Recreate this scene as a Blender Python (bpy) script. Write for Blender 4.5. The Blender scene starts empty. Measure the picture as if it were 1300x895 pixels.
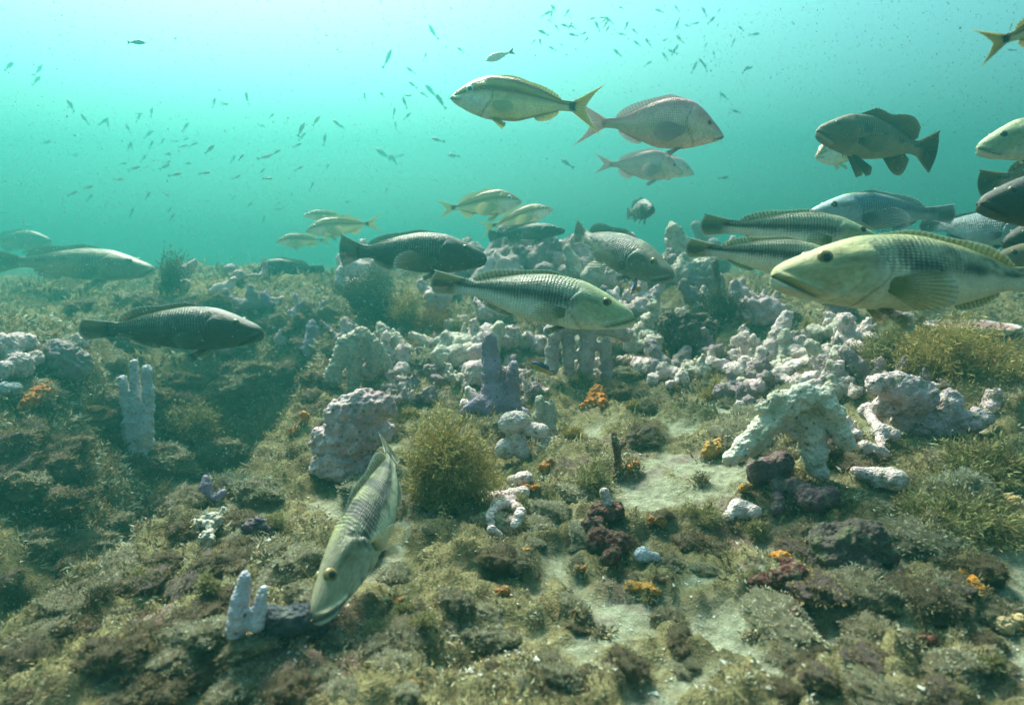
import bpy, bmesh, math, random
import numpy as np
from mathutils import Vector, Matrix

R = math.radians
sc = bpy.context.scene
COL = sc.collection

# ------------------------------------------------------------------ camera
CAM_H, PITCH, FPX = 0.50, 10.0, 847.0          # metres, degrees down, focal length in photo pixels
PW, PH = 1300.0, 895.0
cam_d = bpy.data.cameras.new('camera')
cam_d.sensor_width = 36.0
cam_d.lens = 36.0 * FPX / PW
cam_d.clip_start = 0.02
cam_d.clip_end = 200.0
cam = bpy.data.objects.new('camera', cam_d)
COL.objects.link(cam)
cam.location = (0, 0, CAM_H)
cam.rotation_euler = (R(90 - PITCH), 0, 0)
cam_d.dof.use_dof = True; cam_d.dof.focus_distance = 1.40; cam_d.dof.aperture_fstop = 4.5
sc.camera = cam

# ------------------------------------------------------------------ world, sun, exposure
SUN_AZ, SUN_EL = -24.0, 51.0                     # degrees left of the view direction, degrees up
w = bpy.data.worlds.new('World'); sc.world = w
w.use_nodes = True
nt = w.node_tree; nt.nodes.clear()
sky = nt.nodes.new('ShaderNodeTexSky'); sky.sky_type = 'NISHITA'; sky.sun_disc = False
sky.sun_elevation = R(SUN_EL); sky.sun_rotation = R(SUN_AZ)
sky.air_density = 1.0; sky.dust_density = 5.0; sky.ozone_density = 1.0
tint = nt.nodes.new('ShaderNodeMix'); tint.data_type = 'RGBA'; tint.blend_type = 'MULTIPLY'
tint.inputs[0].default_value = 1.0
tint.inputs[7].default_value = (0.60, 0.93, 0.86, 1)   # daylight filtered by green sea water
bg = nt.nodes.new('ShaderNodeBackground'); bg.inputs[1].default_value = 0.112
wo = nt.nodes.new('ShaderNodeOutputWorld')
nt.links.new(sky.outputs[0], tint.inputs[6]); nt.links.new(tint.outputs[2], bg.inputs[0]); nt.links.new(bg.outputs[0], wo.inputs[0])

sun_d = bpy.data.lights.new('sun', 'SUN'); sun_d.energy = 5.0; sun_d.angle = R(18.0); sun_d.color = (1.0, 0.93, 0.80)
sun = bpy.data.objects.new('sun', sun_d); COL.objects.link(sun)
sdir = Vector((math.sin(R(SUN_AZ)) * math.cos(R(SUN_EL)), math.cos(R(SUN_AZ)) * math.cos(R(SUN_EL)), math.sin(R(SUN_EL))))
sun.rotation_euler = sdir.to_track_quat('Z', 'Y').to_euler()
sun.location = (-1, 2, 4)
sky.sun_rotation = R(SUN_AZ)

sc.view_settings.view_transform = 'Standard'
sc.view_settings.look = 'None'
sc.view_settings.exposure = 1.92
sc.view_settings.gamma = 1.0
sc.view_settings.use_curve_mapping = False
sc.render.engine = 'CYCLES'
cy = sc.cycles
cy.max_bounces = 6; cy.diffuse_bounces = 2; cy.glossy_bounces = 2; cy.transmission_bounces = 3
cy.transparent_max_bounces = 10; cy.volume_bounces = 2
cy.use_denoising = True
cy.sample_clamp_indirect = 6.0
cy.caustics_reflective = False; cy.caustics_refractive = False

# ------------------------------------------------------------------ pixel helpers
cp, sp_ = math.cos(R(PITCH)), math.sin(R(PITCH))
def ray(px, py):
    a = (px - PW / 2) / FPX; b = -(py - PH / 2) / FPX
    return Vector((a, cp + b * sp_, -sp_ + b * cp))        # scaled so that depth along the lens axis is 1
def at(px, py, d):
    return Vector((0, 0, CAM_H)) + ray(px, py) * d

# ------------------------------------------------------------------ numpy noise
def _hash(i, j, k, seed):
    h = (i.astype(np.uint32) * np.uint32(374761393) + j.astype(np.uint32) * np.uint32(668265263)
         + k.astype(np.uint32) * np.uint32(2147483647 - 17) + np.uint32(seed * 974711 + 12345))
    h = (h ^ (h >> np.uint32(13))) * np.uint32(1274126177)
    h = h ^ (h >> np.uint32(16))
    return (h & np.uint32(0xffffff)).astype(np.float64) / float(0xffffff)
def vnoise(x, y, z=None, seed=0):
    x = np.asarray(x, float); y = np.asarray(y, float)
    z = np.zeros_like(x) if z is None else np.asarray(z, float)
    xi = np.floor(x); yi = np.floor(y); zi = np.floor(z)
    fx, fy, fz = x - xi, y - yi, z - zi
    fx, fy, fz = [f * f * f * (f * (f * 6 - 15) + 10) for f in (fx, fy, fz)]
    xi = xi.astype(np.int64); yi = yi.astype(np.int64); zi = zi.astype(np.int64)
    r = 0
    for dx in (0, 1):
        for dy in (0, 1):
            for dz in (0, 1):
                wgt = (fx if dx else 1 - fx) * (fy if dy else 1 - fy) * (fz if dz else 1 - fz)
                r = r + wgt * _hash(xi + dx, yi + dy, zi + dz, seed)
    return r * 2 - 1
def fbm(x, y, z=None, oct=4, seed=0, gain=0.5):
    a, f, r, n = 1.0, 1.0, 0, 0
    for o in range(oct):
        r = r + a * vnoise(np.asarray(x) * f, np.asarray(y) * f, None if z is None else np.asarray(z) * f, seed + o * 7)
        n += a; a *= gain; f *= 2.03
    return r / n
def sstep(a, b, x):
    t = np.clip((np.asarray(x, float) - a) / (b - a), 0, 1)
    return t * t * (3 - 2 * t)

# ------------------------------------------------------------------ materials
def lk(nt, a, b): nt.links.new(a, b)
def new_mat(name):
    m = bpy.data.materials.new(name); m.use_nodes = True
    nt = m.node_tree; nt.nodes.clear()
    out = nt.nodes.new('ShaderNodeOutputMaterial')
    p = nt.nodes.new('ShaderNodeBsdfPrincipled'); lk(nt, p.outputs[0], out.inputs[0])
    return m, nt, p, out
def mathn(nt, op, a, b=None, clamp=False):
    n = nt.nodes.new('ShaderNodeMath'); n.operation = op; n.use_clamp = clamp
    for i, v in enumerate((a, b)):
        if v is None: continue
        if isinstance(v, (int, float)): n.inputs[i].default_value = v
        else: lk(nt, v, n.inputs[i])
    return n.outputs[0]
def mixc(nt, fac, a, b, mode='MIX'):
    n = nt.nodes.new('ShaderNodeMix'); n.data_type = 'RGBA'; n.blend_type = mode
    for i, v in ((0, fac), (6, a), (7, b)):
        if isinstance(v, (int, float)): n.inputs[i].default_value = v
        elif isinstance(v, tuple): n.inputs[i].default_value = (v[0], v[1], v[2], 1)
        else: lk(nt, v, n.inputs[i])
    return n.outputs[2]
def ramp(nt, fac, lo, hi):
    n = nt.nodes.new('ShaderNodeMapRange'); n.interpolation_type = 'SMOOTHSTEP'
    n.inputs[1].default_value = lo; n.inputs[2].default_value = hi
    lk(nt, fac, n.inputs[0]); return n.outputs[0]
def noise_tex(nt, scale, detail=3, vec=None, rough=0.6):
    n = nt.nodes.new('ShaderNodeTexNoise'); n.inputs['Scale'].default_value = scale
    n.inputs['Detail'].default_value = detail; n.inputs['Roughness'].default_value = rough
    if vec is not None: lk(nt, vec, n.inputs['Vector'])
    return n
def coords(nt, out='Object'):
    return nt.nodes.new('ShaderNodeTexCoord').outputs[out]
def bump(nt, p, h, dist, strength=1.0):
    b = nt.nodes.new('ShaderNodeBump'); b.inputs['Distance'].default_value = dist; b.inputs['Strength'].default_value = strength
    lk(nt, h, b.inputs['Height']); lk(nt, b.outputs[0], p.inputs['Normal'])
def attr(nt, name='Col'):
    n = nt.nodes.new('ShaderNodeAttribute'); n.attribute_name = name; return n

MATS = {}
def mat_seabed():
    m, nt, p, o = new_mat('seabed')
    c = coords(nt); a = attr(nt)
    n1 = noise_tex(nt, 60, 4, c); n2 = noise_tex(nt, 380, 3, c)
    v = ramp(nt, n1.outputs[0], 0.3, 0.7); v2 = ramp(nt, n2.outputs[0], 0.3, 0.72)
    col = mixc(nt, v, mixc(nt, 1.0, a.outputs['Color'], (0.62, 0.6, 0.55), 'MULTIPLY'), mixc(nt, 1.0, a.outputs['Color'], (1.15, 1.15, 1.1), 'MULTIPLY'))
    col = mixc(nt, v2, mixc(nt, 1.0, col, (0.6, 0.58, 0.52), 'MULTIPLY'), col)
    lk(nt, col, p.inputs['Base Color']); p.inputs['Roughness'].default_value = 0.95; p.inputs['Specular IOR Level'].default_value = 0.1
    h = mathn(nt, 'ADD', mathn(nt, 'MULTIPLY', n1.outputs[0], 1.0), mathn(nt, 'MULTIPLY', n2.outputs[0], 0.35))
    bump(nt, p, h, 0.012, 0.9)
    return m
def mat_attr(name, rough=0.85, spec=0.15, trans=0.0):
    m, nt, p, o = new_mat(name)
    a = attr(nt); lk(nt, a.outputs['Color'], p.inputs['Base Color'])
    p.inputs['Roughness'].default_value = rough; p.inputs['Specular IOR Level'].default_value = spec
    if trans:
        t = nt.nodes.new('ShaderNodeBsdfTranslucent'); lk(nt, a.outputs['Color'], t.inputs[0])
        mx = nt.nodes.new('ShaderNodeMixShader'); mx.inputs[0].default_value = trans
        lk(nt, p.outputs[0], mx.inputs[1]); lk(nt, t.outputs[0], mx.inputs[2]); lk(nt, mx.outputs[0], o.inputs[0])
    return m
def mat_sponge(name, c1, c2, c3, scale=14, pore=160, pore_amt=0.5, silt=(0.26, 0.24, 0.15), silt_amt=0.35, bumpd=0.0045):
    """lobed sponge flesh: two tints, darker pores, patches of brown-green silt and turf"""
    m, nt, p, o = new_mat(name)
    oi = nt.nodes.new('ShaderNodeObjectInfo')
    c = nt.nodes.new('ShaderNodeTexCoord').outputs['Object']
    vm = nt.nodes.new('ShaderNodeVectorMath'); vm.operation = 'ADD'
    cmb = nt.nodes.new('ShaderNodeCombineXYZ')
    for i in range(3): lk(nt, mathn(nt, 'MULTIPLY', oi.outputs['Random'], 37.0 + 11 * i), cmb.inputs[i])
    lk(nt, c, vm.inputs[0]); lk(nt, cmb.outputs[0], vm.inputs[1]); vec = vm.outputs[0]
    n1 = noise_tex(nt, scale, 4, vec); n2 = noise_tex(nt, scale * 2.3, 4, vec, 0.7); n3 = noise_tex(nt, 260, 2, vec)
    vo = nt.nodes.new('ShaderNodeTexVoronoi'); vo.inputs['Scale'].default_value = pore; lk(nt, vec, vo.inputs['Vector'])
    base = mixc(nt, ramp(nt, n1.outputs[0], 0.35, 0.65), c1, c2)
    base = mixc(nt, mathn(nt, 'MULTIPLY', ramp(nt, oi.outputs['Random'], 0.0, 1.0), 0.5), base, c3)
    pores = mathn(nt, 'MULTIPLY', ramp(nt, vo.outputs['Distance'], 0.28, 0.05), pore_amt)
    base = mixc(nt, pores, base, mixc(nt, 1.0, base, (0.35, 0.3, 0.32), 'MULTIPLY'))
    vh = nt.nodes.new('ShaderNodeTexVoronoi'); vh.inputs['Scale'].default_value = 62.0; lk(nt, vec, vh.inputs['Vector'])
    hole = ramp(nt, vh.outputs['Distance'], 0.20, 0.08)
    base = mixc(nt, mathn(nt, 'MULTIPLY', hole, 0.75), base, mixc(nt, 1.0, base, (0.22, 0.16, 0.15), 'MULTIPLY'))
    sl = mathn(nt, 'MULTIPLY', ramp(nt, n2.outputs[0], 0.46, 0.66), silt_amt * 2, True)
    base = mixc(nt, sl, base, silt)
    base = mixc(nt, mathn(nt, 'MULTIPLY', ramp(nt, n3.outputs[0], 0.35, 0.7), 0.3), base, mixc(nt, 1.0, base, (0.6, 0.58, 0.6), 'MULTIPLY'))
    lk(nt, base, p.inputs['Base Color'])
    p.inputs['Roughness'].default_value = 0.75; p.inputs['Specular IOR Level'].default_value = 0.2
    h = mathn(nt, 'ADD', mathn(nt, 'MULTIPLY', vo.outputs['Distance'], 0.8), mathn(nt, 'ADD', n2.outputs[0], mathn(nt, 'SUBTRACT', mathn(nt, 'MULTIPLY', n3.outputs[0], 0.8), mathn(nt, 'MULTIPLY', hole, 0.9))))
    bump(nt, p, h, bumpd, 0.9)
    return m
def mat_fish(name, scale_u=150.0, strength=1.0, lift=0.06, rough=0.42):
    """skin colours come from the mesh; rows of scales are laid over them where the mask asks, patchy and uneven"""
    m, nt, p, o = new_mat(name)
    a = attr(nt); uv = nt.nodes.new('ShaderNodeUVMap').outputs[0]
    sep = nt.nodes.new('ShaderNodeSeparateXYZ'); lk(nt, uv, sep.inputs[0])
    nz = noise_tex(nt, 7, 3, uv); nzb = noise_tex(nt, 16, 3, uv); nzb.inputs['Distortion'].default_value = 0.6
    uu = mathn(nt, 'ADD', mathn(nt, 'MULTIPLY', mathn(nt, 'POWER', sep.outputs[0], 1.22), scale_u), mathn(nt, 'MULTIPLY', nz.outputs[0], 7.0))
    vv = mathn(nt, 'ADD', mathn(nt, 'MULTIPLY', sep.outputs[1], scale_u * 1.1), mathn(nt, 'MULTIPLY', nzb.outputs[0], 3.0))
    s1 = mathn(nt, 'COSINE', mathn(nt, 'ADD', uu, vv)); s2 = mathn(nt, 'COSINE', mathn(nt, 'SUBTRACT', uu, vv))
    pat = mathn(nt, 'ADD', mathn(nt, 'MULTIPLY', mathn(nt, 'MULTIPLY', s1, s2), 0.5), 0.5)
    dots = ramp(nt, pat, 0.40, 0.88)
    col = a.outputs['Color']
    lo = mixc(nt, 1.0, col, (0.36, 0.37, 0.35), 'MULTIPLY')
    hi = mixc(nt, 1.0, mixc(nt, 1.0, col, (1.4, 1.45, 1.4), 'MULTIPLY'), (lift, lift * 1.15, lift * 1.05), 'ADD')
    sc_col = mixc(nt, dots, lo, hi)
    patch = mathn(nt, 'ADD', mathn(nt, 'MULTIPLY', ramp(nt, nzb.outputs[0], 0.32, 0.64), 0.75), 0.25)
    mask = mathn(nt, 'MULTIPLY', mathn(nt, 'MULTIPLY', a.outputs['Alpha'], strength), patch, True)
    n2 = noise_tex(nt, 60, 4, uv, 0.7)
    fin = mixc(nt, mask, col, sc_col)
    fin = mixc(nt, mathn(nt, 'MULTIPLY', ramp(nt, n2.outputs[0], 0.38, 0.7), 0.5), fin, mixc(nt, 1.0, fin, (0.5, 0.5, 0.46), 'MULTIPLY'))
    fin = mixc(nt, mathn(nt, 'MULTIPLY', ramp(nt, nzb.outputs[0], 0.52, 0.7), 0.35), fin, mixc(nt, 1.0, fin, (1.5, 1.5, 1.4), 'MULTIPLY'))
    lk(nt, fin, p.inputs['Base Color'])
    lk(nt, mathn(nt, 'ADD', mathn(nt, 'MULTIPLY', n2.outputs[0], 0.35), rough - 0.15), p.inputs['Roughness']); p.inputs['Specular IOR Level'].default_value = 0.45
    h = mathn(nt, 'ADD', mathn(nt, 'MULTIPLY', pat, mask), mathn(nt, 'MULTIPLY', n2.outputs[0], 0.6))
    bump(nt, p, h, 0.005, 0.7)
    return m
def mat_fin():
    m, nt, p, o = new_mat('fin_membrane')
    a = attr(nt); uv = nt.nodes.new('ShaderNodeUVMap').outputs[0]
    sep = nt.nodes.new('ShaderNodeSeparateXYZ'); lk(nt, uv, sep.inputs[0])
    st = mathn(nt, 'ADD', mathn(nt, 'MULTIPLY', mathn(nt, 'SINE', mathn(nt, 'MULTIPLY', sep.outputs[0], 6.2832)), 0.5), 0.5)
    nz = noise_tex(nt, 2.5, 3, uv)
    rays = ramp(nt, st, 0.55, 0.95)
    col = mixc(nt, mathn(nt, 'MULTIPLY', rays, 0.45), a.outputs['Color'], mixc(nt, 1.0, a.outputs['Color'], (0.32, 0.32, 0.28), 'MULTIPLY'))
    col = mixc(nt, mathn(nt, 'MULTIPLY', ramp(nt, nz.outputs[0], 0.4, 0.65), 0.3), col, mixc(nt, 1.0, col, (0.5, 0.5, 0.5), 'MULTIPLY'))
    lk(nt, col, p.inputs['Base Color']); p.inputs['Roughness'].default_value = 0.45; p.inputs['Specular IOR Level'].default_value = 0.3
    t = nt.nodes.new('ShaderNodeBsdfTranslucent'); lk(nt, col, t.inputs[0])
    tr = nt.nodes.new('ShaderNodeBsdfTransparent')
    m1 = nt.nodes.new('ShaderNodeMixShader'); m1.inputs[0].default_value = 0.25
    lk(nt, p.outputs[0], m1.inputs[1]); lk(nt, t.outputs[0], m1.inputs[2])
    m2 = nt.nodes.new('ShaderNodeMixShader')
    lk(nt, mathn(nt, 'MULTIPLY', mathn(nt, 'SUBTRACT', 1.0, a.outputs['Alpha']), mathn(nt, 'SUBTRACT', 1.0, mathn(nt, 'MULTIPLY', rays, 0.5))), m2.inputs[0])
    lk(nt, m1.outputs[0], m2.inputs[1]); lk(nt, tr.outputs[0], m2.inputs[2]); lk(nt, m2.outputs[0], o.inputs[0])
    bump(nt, p, st, 0.002, 0.5)
    return m
def mat_plain(name, col, rough=0.5, spec=0.4):
    m, nt, p, o = new_mat(name)
    c = coords(nt); n = noise_tex(nt, 90, 3, c)
    lk(nt, mixc(nt, ramp(nt, n.outputs[0], 0.35, 0.65), col, tuple(v * 0.65 for v in col)), p.inputs['Base Color'])
    p.inputs['Roughness'].default_value = rough; p.inputs['Specular IOR Level'].default_value = spec
    return m
M = {}
M['seabed'] = mat_seabed()
M['turf'] = mat_attr('turf_algae', 0.9, 0.08, 0.22)
M['skin_bass'] = mat_fish('bass_skin', 200, 1.0, 0.17)
M['skin_fine'] = mat_fish('silver_skin', 250, 0.5, 0.05, 0.30)
M['fin'] = mat_fin()
M['eye_pupil'] = mat_plain('fish_pupil', (0.006, 0.007, 0.008), 0.08, 0.6)
M['iris_gold'] = mat_plain('iris_gold', (0.24, 0.17, 0.045), 0.25)
M['rubble_olive'] = mat_sponge('olive_rubble_crust', (0.30, 0.26, 0.14), (0.19, 0.16, 0.09), (0.38, 0.34, 0.21), 22, 90, 0.6, silt=(0.44, 0.43, 0.31), silt_amt=0.45, bumpd=0.008)
M['rubble_brown'] = mat_sponge('brown_rubble_crust', (0.20, 0.14, 0.085), (0.11, 0.075, 0.05), (0.27, 0.20, 0.12), 22, 90, 0.6, silt=(0.28, 0.27, 0.17), silt_amt=0.35, bumpd=0.008)
M['rubble_mauve'] = mat_sponge('mauve_rubble_crust', (0.27, 0.18, 0.20), (0.16, 0.10, 0.11), (0.32, 0.24, 0.23), 22, 90, 0.6, silt=(0.24, 0.23, 0.14), silt_amt=0.5, bumpd=0.008)
M['iris_dark'] = mat_plain('iris_dark', (0.12, 0.11, 0.06), 0.25)
M['iris_white'] = mat_plain('iris_white', (0.75, 0.75, 0.66), 0.25)
M['iris_red'] = mat_plain('iris_red', (0.30, 0.13, 0.07), 0.25)
M['lavender'] = mat_sponge('lavender_sponge', (0.66, 0.50, 0.53), (0.46, 0.30, 0.34), (0.76, 0.65, 0.60), 22, 210, 0.5, silt_amt=0.45)
M['purple'] = mat_sponge('purple_sponge', (0.36, 0.30, 0.42), (0.19, 0.11, 0.19), (0.42, 0.38, 0.47), 11, 240, 0.5, silt_amt=0.12)
M['white'] = mat_sponge('white_sponge', (0.84, 0.71, 0.65), (0.66, 0.49, 0.50), (0.78, 0.64, 0.61), 20, 260, 0.4, silt_amt=0.38)
M['cream'] = mat_sponge('cream_sponge', (0.58, 0.55, 0.42), (0.44, 0.38, 0.33), (0.50, 0.47, 0.40), 18, 170, 0.5, silt_amt=0.30)
M['pink'] = mat_sponge('pink_sponge', (0.66, 0.52, 0.52), (0.38, 0.23, 0.24), (0.68, 0.56, 0.54), 16, 120, 0.6, silt_amt=0.25)
M['orange'] = mat_sponge('orange_sponge', (0.62, 0.22, 0.02), (0.42, 0.12, 0.015), (0.66, 0.28, 0.03), 40, 260, 0.5, silt_amt=0.18)
M['red'] = mat_sponge('dark_red_sponge', (0.10, 0.022, 0.018), (0.05, 0.014, 0.014), (0.13, 0.04, 0.03), 40, 190, 0.6, silt_amt=0.25)
M['brown'] = mat_sponge('brown_rock_crust', (0.10, 0.075, 0.06), (0.055, 0.04, 0.04), (0.14, 0.10, 0.09), 20, 120, 0.5, silt=(0.13, 0.13, 0.07), silt_amt=0.5, bumpd=0.006)
M['maroon'] = mat_sponge('maroon_sponge', (0.16, 0.085, 0.10), (0.09, 0.045, 0.06), (0.20, 0.13, 0.14), 22, 150, 0.5, silt_amt=0.25)
M['mauve'] = mat_sponge('mauve_sponge', (0.30, 0.22, 0.25), (0.18, 0.12, 0.14), (0.36, 0.30, 0.31), 16, 160, 0.5, silt_amt=0.4)
M['rosy'] = mat_sponge('rosy_plate_flesh', (0.48, 0.24, 0.25), (0.40, 0.17, 0.19), (0.5, 0.28, 0.28), 30, 220, 0.5, silt_amt=0.15)
M['pale'] = mat_sponge('bluish_white_sponge', (0.58, 0.57, 0.60), (0.46, 0.43, 0.50), (0.62, 0.60, 0.60), 14, 260, 0.4, silt_amt=0.08)
M['ragged'] = mat_sponge('ragged_sponge', (0.66, 0.59, 0.44), (0.76, 0.70, 0.60), (0.56, 0.49, 0.36), 14, 150, 0.5, silt=(0.30, 0.30, 0.17), silt_amt=0.30, bumpd=0.005)
M['slate'] = mat_sponge('slate_crust', (0.05, 0.06, 0.075), (0.03, 0.035, 0.04), (0.07, 0.08, 0.10), 30, 150, 0.5, silt_amt=0.1, bumpd=0.006)
M['rust'] = mat_sponge('rust_sponge', (0.36, 0.12, 0.02), (0.22, 0.08, 0.02), (0.42, 0.18, 0.03), 40, 260, 0.5, silt_amt=0.35)
M['ochre'] = mat_sponge('ochre_sponge', (0.50, 0.26, 0.04), (0.36, 0.17, 0.03), (0.52, 0.30, 0.06), 40, 260, 0.5, silt_amt=0.4)
M['tan'] = mat_sponge('tan_sponge', (0.66, 0.44, 0.20), (0.54, 0.36, 0.18), (0.70, 0.55, 0.30), 30, 220, 0.5, silt_amt=0.2)
M['violet'] = mat_sponge('violet_sponge', (0.10, 0.055, 0.11), (0.06, 0.035, 0.07), (0.13, 0.08, 0.13), 30, 200, 0.5, silt_amt=0.2)
M['column'] = mat_sponge('column_sponge', (0.52, 0.46, 0.44), (0.36, 0.25, 0.25), (0.56, 0.52, 0.48), 16, 200, 0.4, silt_amt=0.2)
M['greygreen'] = mat_sponge('grey_green_sponge', (0.36, 0.38, 0.31), (0.28, 0.29, 0.24), (0.38, 0.38, 0.33), 20, 200, 0.5, silt_amt=0.35)
M['dust'] = mat_plain('water_speck', (0.75, 0.78, 0.70), 0.8, 0.1)
M['shell'] = mat_plain('shell_chip', (0.72, 0.70, 0.62), 0.6, 0.2)

# ------------------------------------------------------------------ object helpers
def mesh_np(name, V, F, cols=None, uvs=None, mat=None, smooth=True):
    """V (n,3), F (m,k) equal-sized faces; cols per vertex RGBA; uvs per vertex"""
    me = bpy.data.meshes.new(name)
    V = np.ascontiguousarray(V, dtype=np.float32); F = np.ascontiguousarray(F, dtype=np.int32)
    k = F.shape[1]
    me.vertices.add(len(V)); me.vertices.foreach_set('co', V.ravel())
    me.loops.add(F.size); me.loops.foreach_set('vertex_index', F.ravel())
    me.polygons.add(len(F)); me.polygons.foreach_set('loop_start', np.arange(0, F.size, k, dtype=np.int32))
    me.polygons.foreach_set('loop_total', np.full(len(F), k, dtype=np.int32))
    me.polygons.foreach_set('use_smooth', np.full(len(F), smooth, dtype=bool))
    if cols is not None:
        at_ = me.color_attributes.new('Col', 'FLOAT_COLOR', 'POINT')
        c = np.ones((len(V), 4), dtype=np.float32); c[:, :cols.shape[1]] = cols
        at_.data.foreach_set('color', c.ravel())
    if uvs is not None:
        ul = me.uv_layers.new(name='UVMap')
        ul.data.foreach_set('uv', np.ascontiguousarray(uvs[F.ravel()], dtype=np.float32).ravel())
    me.update(calc_edges=True); me.validate()
    if mat: me.materials.append(mat)
    return me
def obj(name, me, parent=None):
    o = bpy.data.objects.new(name, me); COL.objects.link(o)
    if parent: o.parent = parent
    return o
def tag(o, label=None, cat=None, group=None, kind=None):
    if label: o['label'] = label
    if cat: o['category'] = cat
    if group: o['group'] = group
    if kind: o['kind'] = kind
    return o
def empty(name, mw=None):
    o = bpy.data.objects.new(name, None); COL.objects.link(o); o.empty_display_size = 0.05
    if mw is not None: o.matrix_world = mw
    return o
def grid_faces(n, m, wrap=False):
    i = np.arange(n - 1)[:, None]; j = np.arange(m if wrap else m - 1)[None, :]
    j2 = (j + 1) % m
    return np.stack([(i * m + j), ((i + 1) * m + j), ((i + 1) * m + j2), (i * m + j2)], -1).reshape(-1, 4)

# ------------------------------------------------------------------ seabed
def gauss(x, y, cx, cy_, sx, sy):
    return np.exp(-((x - cx) / sx) ** 2 - ((y - cy_) / sy) ** 2)
def H_base(x, y):
    x = np.asarray(x, float); y = np.asarray(y, float)
    z = 0.0 * x
    # gully running away from the camera on the left
    e = 0.07 * fbm(y * 2.3, 0 * y + 3.1, oct=3, seed=5)
    right_edge = -0.60 + e - 0.10 * sstep(1.6, 2.6, y)
    inside = sstep(0.0, 0.13, right_edge - x)
    left_rise = sstep(0.26, 0.95, right_edge - x)
    fade = 1 - sstep(2.0, 2.9, y)
    z = z + fade * inside * (-0.46 + 0.52 * left_rise)
    # mound with sponges top left
    z = z + 0.14 * gauss(x, y, -1.55, 2.1, 0.5, 0.45)
    # main reef heap behind the centre, shoulder to the right
    crest = sstep(1.9, 3.5, y + 0.25 * fbm(x * 1.3, y * 1.3, oct=2, seed=15)) * (1 - sstep(4.0, 6.0, y))
    z = z + 0.20 * crest * (1 + 0.5 * fbm(x * 1.5 + 9, y * 1.5, oct=2, seed=19))
    z = z + 0.17 * gauss(x, y, 0.35, 3.1, 0.8, 0.7)
    z = z + 0.16 * gauss(x, y, 1.7, 2.5, 0.8, 0.7)
    z = z + 0.12 * gauss(x, y, 1.2, 1.55, 0.55, 0.5)
    z = z + 0.10 * gauss(x, y, -0.9, 3.4, 0.6, 0.6)
    z = z + 0.05 * gauss(x, y, 0.62, 1.15, 0.22, 0.2)
    far = sstep(2.0, 5.0, y)
    z = z + (0.05 + 0.07 * far) * fbm(x * 1.1 + 4, y * 1.1, oct=3, seed=11)
    z = z - 0.02 * np.clip(y - 4, 0, None)
    return z
def turf_mask(x, y):
    n = fbm(x * 4.2, y * 4.2, oct=4, seed=31, gain=0.6)
    n2 = fbm(x * 15, y * 15, oct=3, seed=37, gain=0.6)
    sand = (0.34 * gauss(x, y, 0.20, 1.02, 0.28, 0.30) + 0.30 * gauss(x, y, -0.12, 1.05, 0.18, 0.2) + 0.34 * gauss(x, y, 0.62, 0.80, 0.25, 0.16)
            + 0.25 * gauss(x, y, 0.36, 1.30, 0.12, 0.16))
    return n * 0.70 + n2 * 0.75 + 0.38 - sand * 0.95 + 0.5 * sstep(-0.5, -0.75, x)
def H(x, y):
    x = np.asarray(x, float); y = np.asarray(y, float)
    z = H_base(x, y)
    m = sstep(-0.1, 0.45, turf_mask(x, y))
    z = z + 0.022 * m
    lump = 1 - np.abs(fbm(x * 5.5, y * 5.5, oct=2, seed=41))
    z = z + 0.045 * (lump - 0.75) * (0.3 + 0.7 * m)
    z = z + 0.024 * fbm(x * 13, y * 13, oct=3, seed=43, gain=0.6) * (0.25 + m)
    l2 = np.abs(vnoise(x * 32, y * 32, seed=48)); z = z + 0.012 * (0.5 - l2) * (0.15 + m)
    z = z + 0.006 * fbm(x * 60, y * 60, oct=2, seed=47) * (0.2 + m)
    return z
def hxy(x, y): return float(H(np.array([x]), np.array([y]))[0])
def ground(px, py):
    """where the line of sight through a photo pixel meets the seabed"""
    r = ray(px, py)
    d = 0.5 * 24.0 ** np.linspace(0, 1, 220)
    g = CAM_H + r.z * d - H(r.x * d, r.y * d)
    hit = np.nonzero(g < 0)[0]
    if not len(hit) or hit[0] == 0: dd = d[-1] if not len(hit) else d[0]
    else:
        i = hit[0]; f = g[i - 1] / (g[i - 1] - g[i]); dd = d[i - 1] + f * (d[i] - d[i - 1])
    return float(r.x * dd), float(r.y * dd), float(dd)

nr, na = 410, 430
rr = 0.34 * (17.5 / 0.34) ** (np.linspace(0, 1, nr))
aa = np.linspace(R(-66), R(66), na)
C0 = (0.0, -0.25)
A, RR = np.meshgrid(aa, rr)
X = C0[0] + RR * np.sin(A); Y = C0[1] + RR * np.cos(A); Z = H(X, Y)
V = np.stack([X, Y, Z], -1).reshape(-1, 3)
m = sstep(-0.15, 0.25, turf_mask(X, Y))
sandc = np.array([0.35, 0.365, 0.28]); turfc = np.array([0.24, 0.215, 0.115]); purp = np.array([0.20, 0.12, 0.14]); dark = np.array([0.05, 0.045, 0.03])
n1 = fbm(X * 9, Y * 9, oct=3, seed=61); n2 = fbm(X * 3, Y * 3, oct=3, seed=67)
c = sandc * (1 - m[..., None]) + turfc * m[..., None]
f = sstep(0.18, 0.4, n1)[..., None] * 0.6 * sstep(-0.1, 0.3, n2)[..., None]; c = c * (1 - f) + purp * f
f = sstep(0.15, 0.45, -n1)[..., None] * 0.5 * m[..., None]; c = c * (1 - f) + dark * f
bed = obj('seabed', mesh_np('seabed', V, grid_faces(nr, na), c.reshape(-1, 3), None, M['seabed']))
tag(bed, 'silty seabed of pale sand and dark turf with a gully', 'seabed', kind='structure')

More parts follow.
